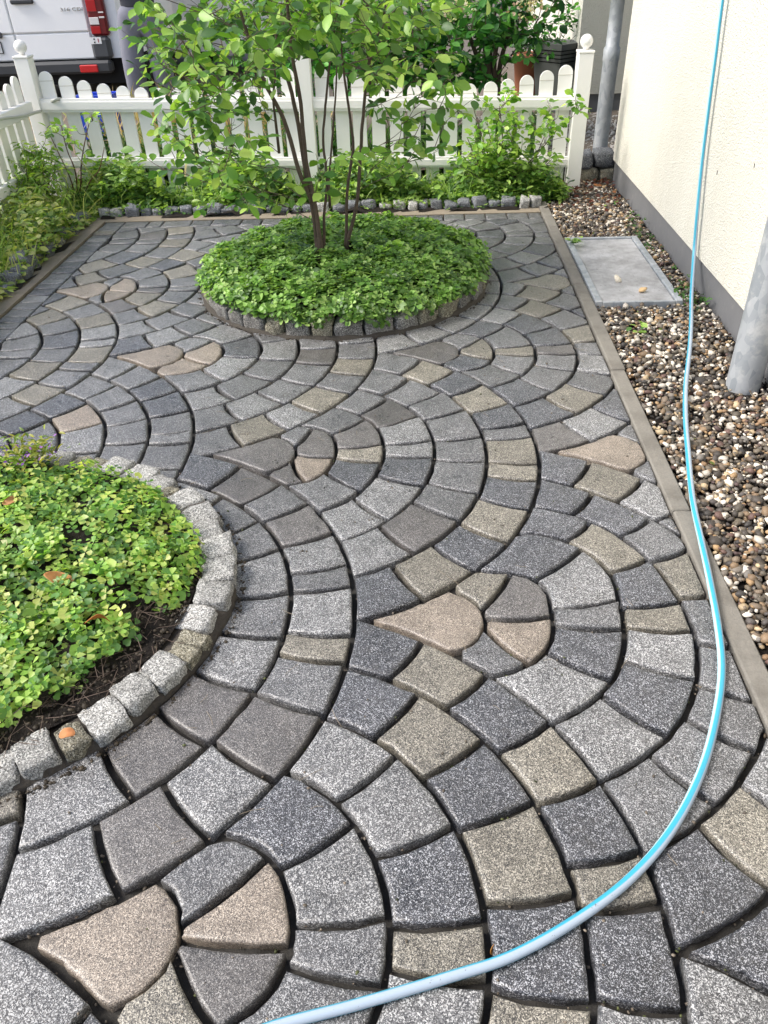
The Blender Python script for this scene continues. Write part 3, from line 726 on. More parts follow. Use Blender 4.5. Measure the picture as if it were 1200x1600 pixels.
cols = PEB[rng.choice(len(PEB), len(P_), p=PW)]*rng.uniform(.78, 1.22, (len(P_), 1))
tag(pebbles('gravel', P_, S_, cols, M['pebble'], 1), 'mixed brown and cream pebbles filling the strip along the house wall', 'gravel', kind='stuff')
n = 2600; pp = np.c_[rng.uniform(.3, 2.2, n), rng.uniform(6.36, 8.25, n), np.full(n, .105)]
tag(pebbles('gravel', pp, rng.uniform(.008, .02, n), np.array([hexc('c9c5c0')])*rng.uniform(.45, 1.05, (n, 1)), M['pebble'], 1), 'pale grey gravel on the yard behind the fence', 'gravel', kind='stuff')
for (u, v, s_, h) in ((965, 437, .019, 'e6dcc8'), (1003, 453, .021, 'd9b98a')):
    p = gp(u, v, .02); o = pebbles('pebble', np.array([[0, 0, 0.]]), np.array([s_]), np.array([hexc(h)]), M['pebble'], 2); o.location = (p[0], p[1], .009+s_*.6)
    tag(o, 'white pebble lying on the steel cover' if u < 1000 else 'ochre pebble lying on the steel cover near its front edge', 'pebble')

# ------------------------------------------------------------------ foliage helpers
def norm(v): return v/(np.linalg.norm(v, axis=-1, keepdims=True)+1e-9)
def leaf_oval(wd=.62, fold=.16, droop=.12):
    st = [(.0, .03), (.22, .34), (.5, .5), (.78, .36), (1.0, .0)]; V = [(0, 0, 0)]; Fc = []
    for t, h in st[1:-1]:
        z = -droop*t*t; V += [(t, -h*wd, z+fold*h), (t, 0, z), (t, h*wd, z+fold*h)]
    V.append((1, 0, -droop)); k = len(st)-2
    Fc += [(0, 1, 2), (0, 2, 3)]
    for i in range(k-1):
        a = 1+3*i; b = a+3; Fc += [(a, b, b+1), (a, b+1, a+1), (a+1, b+1, b+2), (a+1, b+2, a+2)]
    a = 1+3*(k-1); e = len(V)-1; Fc += [(a, e, a+1), (a+1, e, a+2)]
    return np.array(V), np.array(Fc)
def leaf_tri():
    """three rounded, notched leaflets"""
    V = []; Fc = []
    for ang, L in ((0, 1.0), (2.05, .92), (-2.05, .92)):
        base = [(.06, 0, 0), (.38, -.24, .03), (.74, -.44, .05), (.98, -.20, -.02), (.92, 0, -.05), (.98, .20, -.02), (.74, .44, .05), (.38, .24, .03), (.55, 0, -.06)]
        c, s_ = math.cos(ang), math.sin(ang); n0 = len(V)
        for x, y, z in base: V.append(((x*c-y*s_)*L*.6, (x*s_+y*c)*L*.6, z*.6))
        for i in range(7): Fc.append((n0+i, n0+i+1, n0+8))
        Fc.append((n0+7, n0, n0+8))
    return np.array(V), np.array(Fc)
def leaf_round():
    V = [(0, 0, -.05)]; Fc = []
    for k in range(9):
        a = R(-150+k*300/8); r_ = .5*(1+.06*(-1)**k); V.append((r_*math.cos(a), r_*math.sin(a), .05))
    for k in range(8): Fc.append((0, k+1, k+2))
    return np.array(V), np.array(Fc)
def blade():
    st = [(0, .018, 0), (.35, .016, .03), (.7, .011, .14), (1, .001, .33)]; V = []; Fc = []
    for t, h, z in st: V += [(z, -h, t-z*.4), (z, h, t-z*.4)]
    for i in range(3): a = 2*i; Fc += [(a, a+2, a+3), (a, a+3, a+1)]
    return np.array(V), np.array(Fc)
OVAL, TRI, ROUND, BLADE, LONG = leaf_oval(), leaf_tri(), leaf_round(), blade(), leaf_oval(.36, .2, .25)
def place(tmpl, pos, fwd, up, size):
    V0, F0 = tmpl; n = len(pos); m_ = len(V0)
    f = norm(fwd); s_ = norm(np.cross(up, f)); u = np.cross(f, s_)
    W = (V0[None, :, 0, None]*f[:, None]+V0[None, :, 1, None]*s_[:, None]+V0[None, :, 2, None]*u[:, None])*size[:, None, None]+pos[:, None]
    return W.reshape(-1, 3), (F0[None]+(np.arange(n)*m_)[:, None, None]).reshape(-1, 3), m_
def leaves(name, parts, mat, parent=None, origin=(0, 0, 0)):
    """parts: list of (template, pos, fwd, up, size, col)"""
    Vs, Fs, Cs, k = [], [], [], 0
    for tm_, pos, fwd, up, size, col in parts:
        if len(pos) == 0: continue
        V, Fc, m_ = place(tm_, pos, fwd, up, size); Vs.append(V); Fs.append(Fc+k); Cs.append(np.repeat(col, m_, axis=0)); k += len(V)
    return obj(name, mesh(name, np.concatenate(Vs)-np.array(origin), np.concatenate(Fs), True, np.concatenate(Cs)), mat, parent)
def pal(hs, n, lo=.75, hi=1.15, p=None):
    C = np.array([hexc(h) for h in hs]); return C[rng.choice(len(C), n, p=p)]*rng.uniform(lo, hi, (n, 1))
def dirs(n, zlo=-.3, zhi=.5):
    a = rng.uniform(0, 2*np.pi, n); z = rng.uniform(zlo, zhi, n); return norm(np.c_[np.cos(a), np.sin(a), z])
def ups(n, tilt=.45): return norm(np.c_[rng.normal(0, tilt, n), rng.normal(0, tilt, n), np.ones(n)])

# ------------------------------------------------------------------ ground cover in the two beds
G_FAR = ('628a3e', '749c46', '88ae54', '4e6f36', '98bc64', '56743e', '6e9048', 'a6c272'); G_NEAR = ('86ac4c', '9abf56', 'abc864', '6f9a44', 'b8cc70', '608a44', '8cb058', 'c0c870', '527a3c')
def carpet(name, c, rmax, n, z0, dome_h, smin, smax, cols, label, gap=None, zr=.05, tilt=.5, sx=1., sy=1.):
    r_ = rmax*np.sqrt(rng.random(n)); a = rng.uniform(0, 2*np.pi, n); x, y = c[0]+sx*r_*np.cos(a), c[1]+sy*r_*np.sin(a)
    clump = np.sin(x*17+1.3)*np.sin(y*15+.4)+.6*np.sin(x*37+y*29)
    q = r_/rmax; z = z0+dome_h*(1-q**4)+zr*(rng.random(n)-.35)+.018*clump+.022*np.sin(x*6.1+.8)*np.sin(y*5.3+2.)*(z0 > .1)
    P = np.c_[x, y, z]; keep = np.ones(n, bool) if gap is None else gap(x, y, clump)
    P = P[keep]; cl = clump[keep]; m_ = len(P); q = q[keep]
    out = np.c_[P[:, 0]-c[0], P[:, 1]-c[1], np.zeros(m_)]; up = norm(np.c_[rng.normal(0, tilt, m_), rng.normal(0, tilt, m_), np.ones(m_)]+out*(q**6)[:, None]*1.3/rmax)
    k = rng.random(m_) < .8; s_ = rng.uniform(smin, smax, m_); col = pal(cols, m_)*(1+.12*cl[:, None])
    f = dirs(m_, -.25, .15)
    parts = [(TRI, P[k], f[k], up[k], s_[k], col[k]), (ROUND, P[~k], f[~k], up[~k], s_[~k]*.85, col[~k])]
    o = leaves(name, parts, M['leaf'])
    return tag(o, label, 'ground cover', kind='stuff')
def far_gap(x, y, cl): return (np.hypot(x-(-.545), y-4.10) > .05) & (np.hypot(x-(-.40), y-4.19) > .04)
def far_cover():
    n = 9500; return carpet('ground_cover', FB, FBR+.008, n, .098, .075, .028, .060, G_FAR, 'dense carpet of small green three lobed leaves under the multi stemmed shrub', far_gap, .05, .48)
far_cover()
def near_gap(x, y, cl):
    d = nbr(x, y); s_ = rng.random(len(x)); ang = np.arctan2(y-NB[1], x-NB[0])
    lim = NBR-.105-.085*np.exp(-((ang+.50)/.33)**2)+.016*np.sin(ang*9)
    patch = np.sin(x*9.+2.)*np.sin(y*11.+.7)+.5*np.sin(x*23+y*19)
    return (d < lim) & ((patch > -.85) | (s_ < .25))
carpet('ground_cover', NB, NBR-.09, 7600, .056, .030, .024, .048, G_NEAR, 'loose carpet of light green three lobed leaves in the near round bed', near_gap, .042, .55, NSX, NSY)
# a few runners hanging over the near cobbles, and dead rootlets on the bare soil
def root_mat():
    V, Fc = [], []; mb = MB()
    for _ in range(330):
        a = rng.uniform(-1.6, .9); r_ = rng.uniform(NBR-.30, NBR-.11); p = np.array([NB[0]+NSX*r_*math.cos(a), NB[1]+NSY*r_*math.sin(a), .052+rng.uniform(-.01, .014)])
        L = rng.uniform(.03, .11); d = rng.uniform(0, 6.28); q = p+np.array([L*math.cos(d), L*math.sin(d), rng.normal(0, .008)])
        mid = (p+q)/2+rng.normal(0, .012, 3); mb.add(*tube([p, mid, q], .0009, 3, False))
    return mb
tag(root_mat().build('rootlets', M['bark']), 'tangle of thin dead roots on the bare soil of the near bed', 'roots', kind='stuff')
# purple flowers on the near bed's far rim
fl = empty('flower', gp(50, 722, .07)); tag(fl, 'small purple flower clump at the back of the near round bed', 'flower')
n = 260; o_ = np.array(gp(45, 690, .08)); pos = np.c_[rng.normal(0, .045, n), rng.normal(0, .035, n), np.abs(rng.normal(.03, .03, n))]
leaves('foliage', [(LONG, pos, dirs(n, .1, 1.), ups(n), rng.uniform(.018, .035, n), pal(('8f9a3c', '6f8a34', 'a8a548'), n))], M['leaf'], fl)
n = 44; pos = np.c_[rng.normal(0, .06, n), rng.normal(-.02, .03, n), rng.uniform(.03, .07, n)]
leaves('petals', [(OVAL, pos, dirs(n, 0, 1), ups(n), rng.uniform(.010, .018, n), pal(('8a4fc0', '7a3fb4', 'b070d0'), n))], M['leaf'], fl)['kind'] = 'stuff'
# dry leaves
def dry_leaf(u, v, z, s_, rz, h, label, tilt=.2, roll=.2):
    V0, F0 = leaf_oval(.62, .45, .10); p = gp(u, v, z); V0 = V0+rng.normal(0, .05, V0.shape); V0[:, 2] += .22*np.cos(V0[:, 0]*5.)*(1 if s_ > .07 else -.6)
    o = obj('dry_leaf', mesh('dry_leaf', V0*s_*np.array([1, 1, 1]), F0, True, np.array(hexc(h))), M['leaf_dry'], None, p, (roll, tilt, rz)); sm = o.modifiers.new('s', 'SUBSURF'); sm.levels = 1; sm.render_levels = 2
    so = o.modifiers.new('t', 'SOLIDIFY'); so.thickness = .0012
    return tag(o, label, 'leaf')
dry_leaf(66, 902, .115, .09, .05, 'd8a06c', 'large curled tan dry leaf lying on the near ground cover', .1, .25)
dry_leaf(130, 972, .13, .065, .4, 'b4703c', 'small rust brown dry leaf in the near ground cover', .2, -.5)
dry_leaf(2, 788, .13, .06, .8, 'b08058', 'brown dry leaf at the left frame edge of the near bed', .2, .3)
dry_leaf(88, 1150, .075, .05, .25, 'c8895c', 'orange dry leaf resting on a pale cobble of the near ring', .05, .2)
dry_leaf(771, 1495, -.012, .05, 1.45, 'a8763c', 'narrow brown dry leaf stuck in a paving joint beside the hose', .3, 1.1)

# ------------------------------------------------------------------ multi stemmed shrub in the far bed
shrub = empty('shrub', (-.49, 4.14, .12)); tag(shrub, 'tall multi stemmed shrub with oval leaves growing in the far round bed', 'shrub')
SO = np.array([-.49, 4.14, .12])
def px_path(L, Y0, dY=0.0, rise=1.0):
    out = []; n = len(L)
    for i, (u, v) in enumerate(L): out.append(atY(u, v, Y0+dY*i/(n-1)))
    return out
STEMS = [(px_path([(497, 388), (488, 320), (470, 267), (447, 187), (427, 147), (410, 107), (392, 50), (375, -10), (355, -90)], 4.12, -.25), .017),
         (px_path([(500, 390), (489, 318), (477, 253), (460, 160), (440, 93), (430, 40), (424, -30), (415, -120)], 4.11, .1), .018),
         (px_path([(502, 392), (491, 316), (478, 247), (470, 160), (457, 83), (451, 20), (448, -60), (450, -150)], 4.10, -.1), .017),
         (px_path([(507, 388), (508, 333), (513, 283), (507, 227), (510, 167), (517, 100), (530, 50), (530, -20), (540, -120)], 4.14, .1), .011),
         (px_path([(513, 280), (520, 217), (525, 150), (527, 93), (522, 20), (515, -80)], 4.16, .25), .008),
         (px_path([(540, 382), (543, 300), (552, 233), (547, 183), (540, 133), (533, 83), (530, 20), (545, -80)], 4.22, .05), .012),
         (px_path([(543, 382), (560, 313), (567, 233), (572, 167), (577, 100), (577, 33), (570, -40), (585, -130)], 4.22, -.1), .014),
         (px_path([(577, 100), (590, 60), (600, 20), (612, -60)], 4.17, -.1), .008),
         (px_path([(431, 190), (427, 150), (430, 110), (415, 70), (395, 30)], 4.08, -.15), .008)]
STEM_PTS = []
for P, r_ in STEMS:
    Q = smooth_path(P, 5); Q = np.vstack([Q[0]-np.array([0, 0, .14]), Q]); Q += np.cumsum(rng.normal(0, .0011, Q.shape), axis=0); rr = np.linspace(r_, r_*.45, len(Q))*.74; rr[:4] *= np.linspace(1.25, 1, 4)
    V, Fc = tube(Q-SO, rr, 9); obj('stem', mesh('stem', V, Fc, True), M['bark'], shrub); STEM_PTS.append(Q)
STEM_ALL = np.concatenate(STEM_PTS)
def twig_cloud(targets, starts, bend, mat_leaf, cols, parent, origin, lmin, lmax, per=9, rt=.0035, droop=.3, tmpl=OVAL, droop_leaf=-.35):
    tw = MB(); LP, LF, LU, LS, LC = [], [], [], [], []
    targets = sorted([np.asarray(t_, float) for t_ in targets], key=lambda t_: np.min(np.linalg.norm(starts[::3]-t_, axis=1)))
    for T in targets:
        d = np.linalg.norm((starts-T)*np.array([1, 1, 1.0]), axis=1)+np.where(starts[:, 2] > T[2]-.02, .35, 0)+rng.uniform(0, .12, len(starts)); s_ = starts[np.argmin(d)]
        L = np.linalg.norm(T-s_); mid = (s_+T)/2+np.array([0, 0, bend*L])+rng.normal(0, .05*L+.004, 3)
        Q = smooth_path([s_, mid, T], 6); tw.add(*tube(Q-origin, np.linspace(rt, rt*.35, len(Q)), 5, False)); starts = np.vstack([starts, Q[3:-3:2]])
        k = max(3, int(per*min(1.6, .5+L)*rng.uniform(.7, 1.2)))
        ts = rng.uniform(.16, 1.0, k)**.8; ts[:2] = 1.0
        for i, t in enumerate(ts):
            x = t*(len(Q)-1); a = int(min(x, len(Q)-2)); p = Q[a]+(Q[a+1]-Q[a])*(x-a); tan = norm(Q[a+1]-Q[a])
            sd = norm(np.cross(tan, [0, 0, 1.0]))*(1 if i % 2 else -1)
            f = norm(tan*.5+sd*rng.uniform(.4, 1.2)+rng.normal(0, .4, 3)+np.array([0, 0, droop_leaf])); s = rng.uniform(lmin, lmax)
            pp = p+f*rng.uniform(.004, .02); LP.append(pp); LF.append(f); LU.append(norm(np.array([0, 0, 1.])+rng.normal(0, .5, 3))); LS.append(s)
    LP = np.array(LP); n = len(LP); col = pal(cols, n, .75, 1.2)
    tw.build('twigs', M['bark'], parent)['kind'] = 'stuff'
    o_ = leaves('crown', [(tmpl, LP, np.array(LF), np.array(LU), np.array(LS), col)], mat_leaf, parent, origin); o_['kind'] = 'stuff'; return o_
G_TREE = ('628c38', '729c40', '4e7834', '84aa4a', '426832', '98ba58', '5a803a', 'a8c266')
T_ = []
for (u, v, su, sv, n) in ((330, 50, 62, 42, 54), (430, 30, 60, 40, 54), (250, 60, 34, 34, 20), (520, 40, 60, 40, 44), (620, 60, 60, 45, 44), (320, 140, 45, 34, 36), (400, 110, 40, 34, 24), (290, 225, 40, 36, 22),
                       (365, 250, 40, 28, 18), (390, 305, 36, 20, 10), (330, 285, 36, 26, 12), (595, 130, 35, 40, 12), (655, 180, 38, 42, 16), (690, 110, 35, 45, 14),
                       (640, 235, 35, 26, 8), (560, 60, 60, 40, 10), (530, 250, 22, 14, 3), (480, 300, 22, 22, 4), (230, 25, 30, 18, 8), (480, 0, 130, 22, 42), (640, 5, 70, 22, 20), (300, 185, 50, 20, 10)):
    for _ in range(n):
        T_.append(atY(u+rng.normal(0, su*.75), v+rng.normal(0, sv*.75), 4.14+rng.normal(0, .33)))
for _ in range(130):   # the part of the crown above the frame
    a = rng.uniform(0, 6.28); r_ = 1.05*math.sqrt(rng.random()); T_.append(np.array([-.5+r_*math.cos(a), 4.15+r_*math.sin(a)*.9, rng.uniform(1.5, 2.5)]))
T_ = [t for t in T_ if t[2] > .30]
twig_cloud(T_, STEM_ALL, .02, M['leaf'], G_TREE, shrub, SO, .042, .080, 8.5, .0021)

# ------------------------------------------------------------------ picket fence
def zoff(x): return .055-.085*(x+2.73)/3.82
def picket_vf(wd, h, th=.018, y=0.0):
    pts = [(-wd/2, 0), (wd/2, 0), (wd/2, h-wd*.5)]+[(wd/2*math.cos(a), h-wd*.5+wd*.5*math.sin(a)) for a in np.linspace(.25, math.pi-.25, 9)]+[(-wd/2, h-wd*.5)]
    n = len(pts); V = [(x, y-th/2, z) for x, z in pts]+[(x, y+th/2, z) for x, z in pts]
    Fc = [tuple(range(n)), tuple(range(n, 2*n))[::-1]]+[(i, i+n, (i+1) % n+n, (i+1) % n) for i in range(n)]
    return V, Fc
def post(parent, x, y, z0, h, ball=True, s_=.1):
    V, Fc = boxvf((x-s_/2, y-s_/2, z0-.2), (x+s_/2, y+s_/2, h), .004); p = obj('post', mesh('post', V, Fc), M['fence_white'], parent)
    V, Fc = boxvf((x-s_/2-.004, y-s_/2-.004, h+.001), (x+s_/2+.004, y+s_/2+.004, h+.016), .003); obj('post_cap', mesh('post_cap', V, Fc), M['fence_white'], p)
    if ball:
        pr = [(.001, h+.017), (.02, h+.018), (.018, h+.026)]+[(.042*math.sin(a), h+.066-.042*math.cos(a)) for a in np.linspace(.5, 3.1, 12)]
        V, Fc = lathe(pr, 20, (x, y, 0)); obj('ball_cap', mesh('ball_cap', V, Fc, True), M['ball_white'], p)
    return p
FY = 6.06
fence = empty('picket_fence', (0, FY, 0)); tag(fence, 'white picket fence with dipping tops across the back of the garden', 'fence')
PX = [-2.735, -.805, 1.10]
for i, x in enumerate(PX): post(fence, x, 0, 0, (.925, .90, .845)[i])
for a_, b_ in ((PX[0], PX[1]), (PX[1], PX[2])):
    n = 14; gap = (b_-a_-.1)/n; mid = (a_+b_)/2; half = (b_-a_)/2
    for k in range(n):
        x = a_+.05+gap*(k+.5); q = (x-mid)/half; h = .685+.145*q*q+zoff(x)*.8
        V, Fc = picket_vf(.094, h-.03); o = obj('picket', mesh('picket', V, Fc), M['fence_white'], fence, (x+rng.normal(0, .0015), .012, .03), (0, rng.normal(0, .006), 0))
        V, Fc = boxvf((-.048, -.0105, h-.03-.060), (.048, .0105, h-.03-.0565)); obj('groove', mesh('groove', V, Fc), M['cream_plastic'], o)
    for z, hh in ((.535, .085), (.165, .068)):
        za, zb = z+zoff(a_), z+zoff(b_)
        V = [(x, y, zq+dz) for x, zq in ((a_+.051, za), (b_-.051, zb)) for y in (-.032, .001) for dz in (0, hh)]
        V += [(x, y, zq+dz) for x, zq in ((a_+.051, za), (b_-.051, zb)) for y in (-.042, -.0325) for dz in (hh*.22, hh*.78)]
        Fc = [(0, 1, 3, 2), (4, 6, 7, 5), (0, 2, 6, 4), (1, 5, 7, 3), (0, 4, 5, 1), (2, 3, 7, 6)]
        obj('rail', mesh('rail', V, Fc+[tuple(i+8 for i in f) for f in Fc]), M['fence_white'], fence)
fence2 = empty('picket_fence', (PX[0]-.02, 3.9, 0)); tag(fence2, 'white picket fence running along the left side of the garden', 'fence')
for y1, y0 in ((2.11, .21), (.21, -1.69)):
    n = 14; gap = (y1-y0-.1)/n; mid = (y0+y1)/2; half = (y1-y0)/2
    if y0 > -1: post(fence2, 0, y0, 0, .92)
    for k in range(n):
        y = y0+.05+gap*(k+.5); q = (y-mid)/half; h = .735+.13*q*q
        V, Fc = picket_vf(.094, h-.03); obj('picket', mesh('picket', V, Fc), M['fence_white'], fence2, (-.012, y, .03), (0, 0, R(90)))
    for z, hh in ((.59, .085), (.22, .068)):
        V, Fc = boxvf((.0, y0+.051, z), (.042, y1-.051, z+hh), .004); obj('rail', mesh('rail', V, Fc), M['fence_white'], fence2)

# ------------------------------------------------------------------ hoses
def hose_mat(name, base, stripe, white):
    t = NT(name); a = t.sep(t.n('ShaderNodeAttribute', attribute_name='Col').outputs['Color'])[0]; pos = t.geo()
    c = t.ramp(a, [(0, base), (.12, base), (.15, stripe), (.30, stripe), (.33, white), (.55, white), (.58, stripe), (.70, stripe), (.73, base)])
    d = t.noise(pos, 120., 3, .7); c = t.mix(t.ramp(d, [(.66, (0, 0, 0)), (.72, (.8, .8, .8))]), c, (.12, .12, .11)); M[name] = t.set(c, .33, .5)
hose_mat('hose_blue', (.33, .40, .48), (.04, .32, .45), (.40, .60, .66)); hose_mat('hose_grey', (.42, .42, .36), (.50, .52, .46), (.36, .38, .34))
def hose(name, P, r_, mat, twist, n=14):
    V, Fc = tube(P, r_, n); m_ = len(P); col = np.zeros((m_*n, 3)); 
    me = mesh(name, np.array(V), Fc, True); at = me.color_attributes.new('Col', 'FLOAT_COLOR', 'CORNER')
    vals = np.ones((len(me.loops), 4)); li = 0
    for f in Fc:
        if len(f) == 4:
            k = f[0] % n; i = f[0]//n
            for j, (dk, di) in enumerate(((0, 0), (1, 0), (1, 1), (0, 1))): vals[li+j, 0] = ((k+dk)/n+.10+.10*math.sin((i+di)*.045))/1.2
        li += len(f)
    at.data.foreach_set('color', vals.ravel()); return obj(name, me, M[mat])
HZ = .0098
ground_px = [(330, 1640), (430, 1602), (560, 1568), (700, 1527), (800, 1494), (900, 1438), (985, 1373), (1050, 1297), (1094, 1212), (1117, 1130), (1127, 1050), (1121, 980), (1108, 905), (1096, 845), (1083, 780), (1076, 710), (1071, 650), (1071, 600), (1077, 545), (1080, 500)]
Pg = []
for (u, v) in ground_px:
    z = HZ+.001
    p = gp(u, v, z)
    if p[0] > KX0-.03: z = .012+HZ+.002; p = gp(u, v, z)
    if p[0] > KX1+.03: z = HZ+.017; p = gp(u, v, z)
    Pg.append(p)
Pg = [Pg[0]+np.array([-.5, -.15, 0]), Pg[0]+np.array([-.25, -.06, 0])]+Pg
wx = WALLX-.03
Pw = [gp(1081, 462, .05)]+[atX(u, v, wx) for (u, v) in ((1085, 400), (1090, 330), (1097, 250), (1105, 180), (1117, 90), (1129, 0))]
last = Pw[-1]; Pw += [last+np.array([0, .05, .35]), last+np.array([0, .07, .8])]
hp = smooth_path(Pg+Pw, 9); tt = np.arange(len(hp)); hp[:, 0] += .0016*np.sin(tt*.11+1); hp[:, 1] += .0016*np.sin(tt*.09+2)
tag(hose('garden_hose', hp, HZ, 'hose_blue', 0), 'pale blue striped garden hose curving over the paving and up the wall', 'hose')
Pl = [atX(u, v, x) for (u, v, x) in ((-60, 205, -2.66), (0, 186, -2.675), (30, 182, -2.68), (58, 175, -2.69), (75, 168, -2.70))]+[np.array([-2.58, 6.01, .665]), np.array([-2.53, 6.07, .655]), np.array([-2.52, 6.12, .55]), np.array([-2.5, 6.16, .3])]
tag(hose('garden_hose', smooth_path(Pl, 6), .011, 'hose_grey', 0), 'grey green hose laid over the corner of the picket fence', 'hose')

# ------------------------------------------------------------------ border plants
def tuft_field(n, fx, hmin, hmax, cols, tmpl=BLADE, lean=.45, wide=1.0):
    P = fx(n); m_ = len(P); f = dirs(m_, -.1, .1); up = norm(np.c_[rng.normal(0, lean, m_), rng.normal(0, lean, m_), np.ones(m_)])
    # blades: template stands along z, so 'up' is its axis and fwd its bending side
    return (tmpl, P, f, up, rng.uniform(hmin, hmax, m_), pal(cols, m_, .7, 1.2))
def left_xy(n): return np.c_[rng.uniform(-3.0, LX0-.10, n), rng.uniform(3.0, 5.95, n), np.full(n, .01)]
def back_xy(n): return np.c_[rng.uniform(-2.6, 1.0, n), rng.uniform(5.60, 6.02, n), np.full(n, .01)]
def spill_xy(n): return np.c_[rng.uniform(-2.3, .75, n), 5.62-.10*rng.random(n)**2, np.full(n, .04)]
def low_leaves(n, xy, zmax, smin, smax, cols, tmpl=OVAL):
    P = xy(n); P[:, 2] = .01+zmax*rng.random(n)**1.4*(.55+.45*np.sin(P[:, 0]*7+P[:, 1]*5)); return (tmpl, P, dirs(n, -.3, .5), ups(n, .6), rng.uniform(smin, smax, n), pal(cols, n, .65, 1.2))
W_L = ('a0b85c', 'b4c468', '86a450', 'c6c87c', '728e48', '94a864', 'cccc8c'); W_B = ('86a850', '9aba5c', '6c9048', 'aac46c', '557a40'); W_D = ('3c6428', '4c7830', '2c4c22', '5c8838')
n = 1
tag(leaves('weeds', [tuft_field(1200, left_xy, .10, .28, W_L), low_leaves(10500, left_xy, .24, .025, .06, W_L), low_leaves(2500, left_xy, .20, .03, .06, W_B, TRI), low_leaves(3600, left_xy, .28, .03, .08, W_L, LONG)], M['leaf']),
    'tangled weeds and long grass in the left border', 'weeds', kind='stuff')
tag(leaves('weeds', [tuft_field(1100, back_xy, .08, .24, W_B), low_leaves(6200, back_xy, .26, .03, .07, W_B, TRI), low_leaves(7000, back_xy, .32, .03, .065, W_B), low_leaves(2200, back_xy, .34, .04, .09, W_B, LONG), low_leaves(1400, spill_xy, .06, .03, .06, W_B, TRI)], M['leaf']),
    'low leafy weeds and grass along the front of the fence', 'weeds', kind='stuff')
def beyond_xy(n): return np.c_[rng.uniform(-2.6, .9, n), 6.3+.6*rng.random(n)**1.5, np.full(n, .1)]
tag(leaves('weeds', [tuft_field(1500, beyond_xy, .12, .40, W_D+('7d8a48',)), low_leaves(8000, beyond_xy, .52, .03, .07, W_D)], M['leaf']), 'dark undergrowth showing between the pickets from behind', 'weeds', kind='stuff')
def dry_xy(n): return np.c_[rng.normal(-2.0, .5, n), rng.normal(7.6, .5, n), np.full(n, .1)]
tag(leaves('dry_grass', [tuft_field(900, dry_xy, .15, .5, ('c2a878', 'b89a64', 'd0bc90', '9aa05c'))], M['leaf_dry']), 'straw coloured dry grass on the yard behind the fence', 'grass', kind='stuff')
n = 90; Pq = np.c_[rng.uniform(1.28, 1.39, n), np.where(rng.random(n) < .5, rng.normal(4.9, .35, n), rng.normal(3.85, .1, n)), rng.uniform(.0, .05, n)]
tag(leaves('weeds', [(TRI, Pq, dirs(n), ups(n, .5), rng.uniform(.018, .035, n), pal(W_D, n))], M['leaf']), 'small weeds sprouting along the foot of the plinth', 'weeds', kind='stuff')
for (u, v, lab) in ((900, 381, 'sprig of green leaves at the far corner of the steel cover'), (997, 518, 'tiny green seedling in the gravel in front of the steel cover')):
    p = gp(u, v, .02); n = 16 if u < 950 else 9; pos = np.c_[rng.normal(0, .03, n), rng.normal(0, .015, n), rng.uniform(.005, .03, n)]
    o = leaves('seedling', [(OVAL, pos, dirs(n, 0, .4), ups(n, .3), rng.uniform(.03, .045, n), pal(W_B, n))], M['leaf']); o.location = p; tag(o, lab, 'plant')
def bush(name, base, stems, targets, cols, lmin, lmax, label, per=7, mat='leaf', bark='bark', rt=.003, tmpl=OVAL, rs=.006):
    B = np.array(base, float); t = empty(name, B); tag(t, label, 'shrub'); pts = []
    for q in stems:
        Q = smooth_path([B+np.array([rng.normal(0, .02), rng.normal(0, .02), -.03])]+[np.array(x) for x in q], 5); V, Fc = tube(Q-B, np.linspace(rs, rs*.4, len(Q)), 7); obj('stem', mesh('stem', V, Fc, True), M[bark], t); pts.append(Q[2:])
    twig_cloud(targets, np.concatenate(pts), .02, M[mat], cols, t, B, lmin, lmax, per, rt, tmpl=tmpl)
    return t
def cloud(u, v, su, sv, Y, dY, n): return [atY(u+rng.normal(0, su), v+rng.normal(0, sv), Y+rng.normal(0, dY)) for _ in range(n)]
LG = ('94b850', 'a8cc5c', '7ea648', 'b8d46c', '6c9440')
bush('small_shrub', gp(120, 318), [[atY(126, 290, 5.72), atY(127, 255, 5.74), atY(135, 210, 5.74), atY(143, 180, 5.74)], [atY(118, 270, 5.75), atY(105, 235, 5.76), atY(95, 195, 5.78)], [atY(140, 285, 5.72), atY(155, 265, 5.7), atY(163, 230, 5.7)],
     [atY(112, 285, 5.75), atY(92, 240, 5.75), atY(80, 215, 5.8)]], cloud(90, 205, 12, 12, 5.75, .05, 10)+cloud(103, 220, 8, 10, 5.75, .05, 7)+cloud(143, 182, 5, 4, 5.74, .03, 5)+cloud(132, 245, 6, 8, 5.74, .03, 6), LG, .035, .06,
     'sparse shrub with bare reddish stems in front of the left fence panel', 5, 'leaf', 'bark_red', .0025)
bush('small_shrub', gp(60, 335), [[atY(60, 290, 5.55), atY(65, 240, 5.6)], [atY(45, 295, 5.5), atY(40, 255, 5.5)], [atY(75, 290, 5.6), atY(80, 250, 5.6)]], cloud(55, 250, 18, 16, 5.55, .12, 60)+cloud(40, 285, 22, 14, 5.45, .12, 50)+cloud(70, 285, 15, 18, 5.6, .1, 36),
     ('8fb048', 'a4c25a', '789e3e', 'b6c86c', '6a8c3c'), .03, .06, 'bushy yellow green plant in the left corner of the fence', 13, 'leaf', 'bark', .002, LONG)
SR = gp(775, 312)
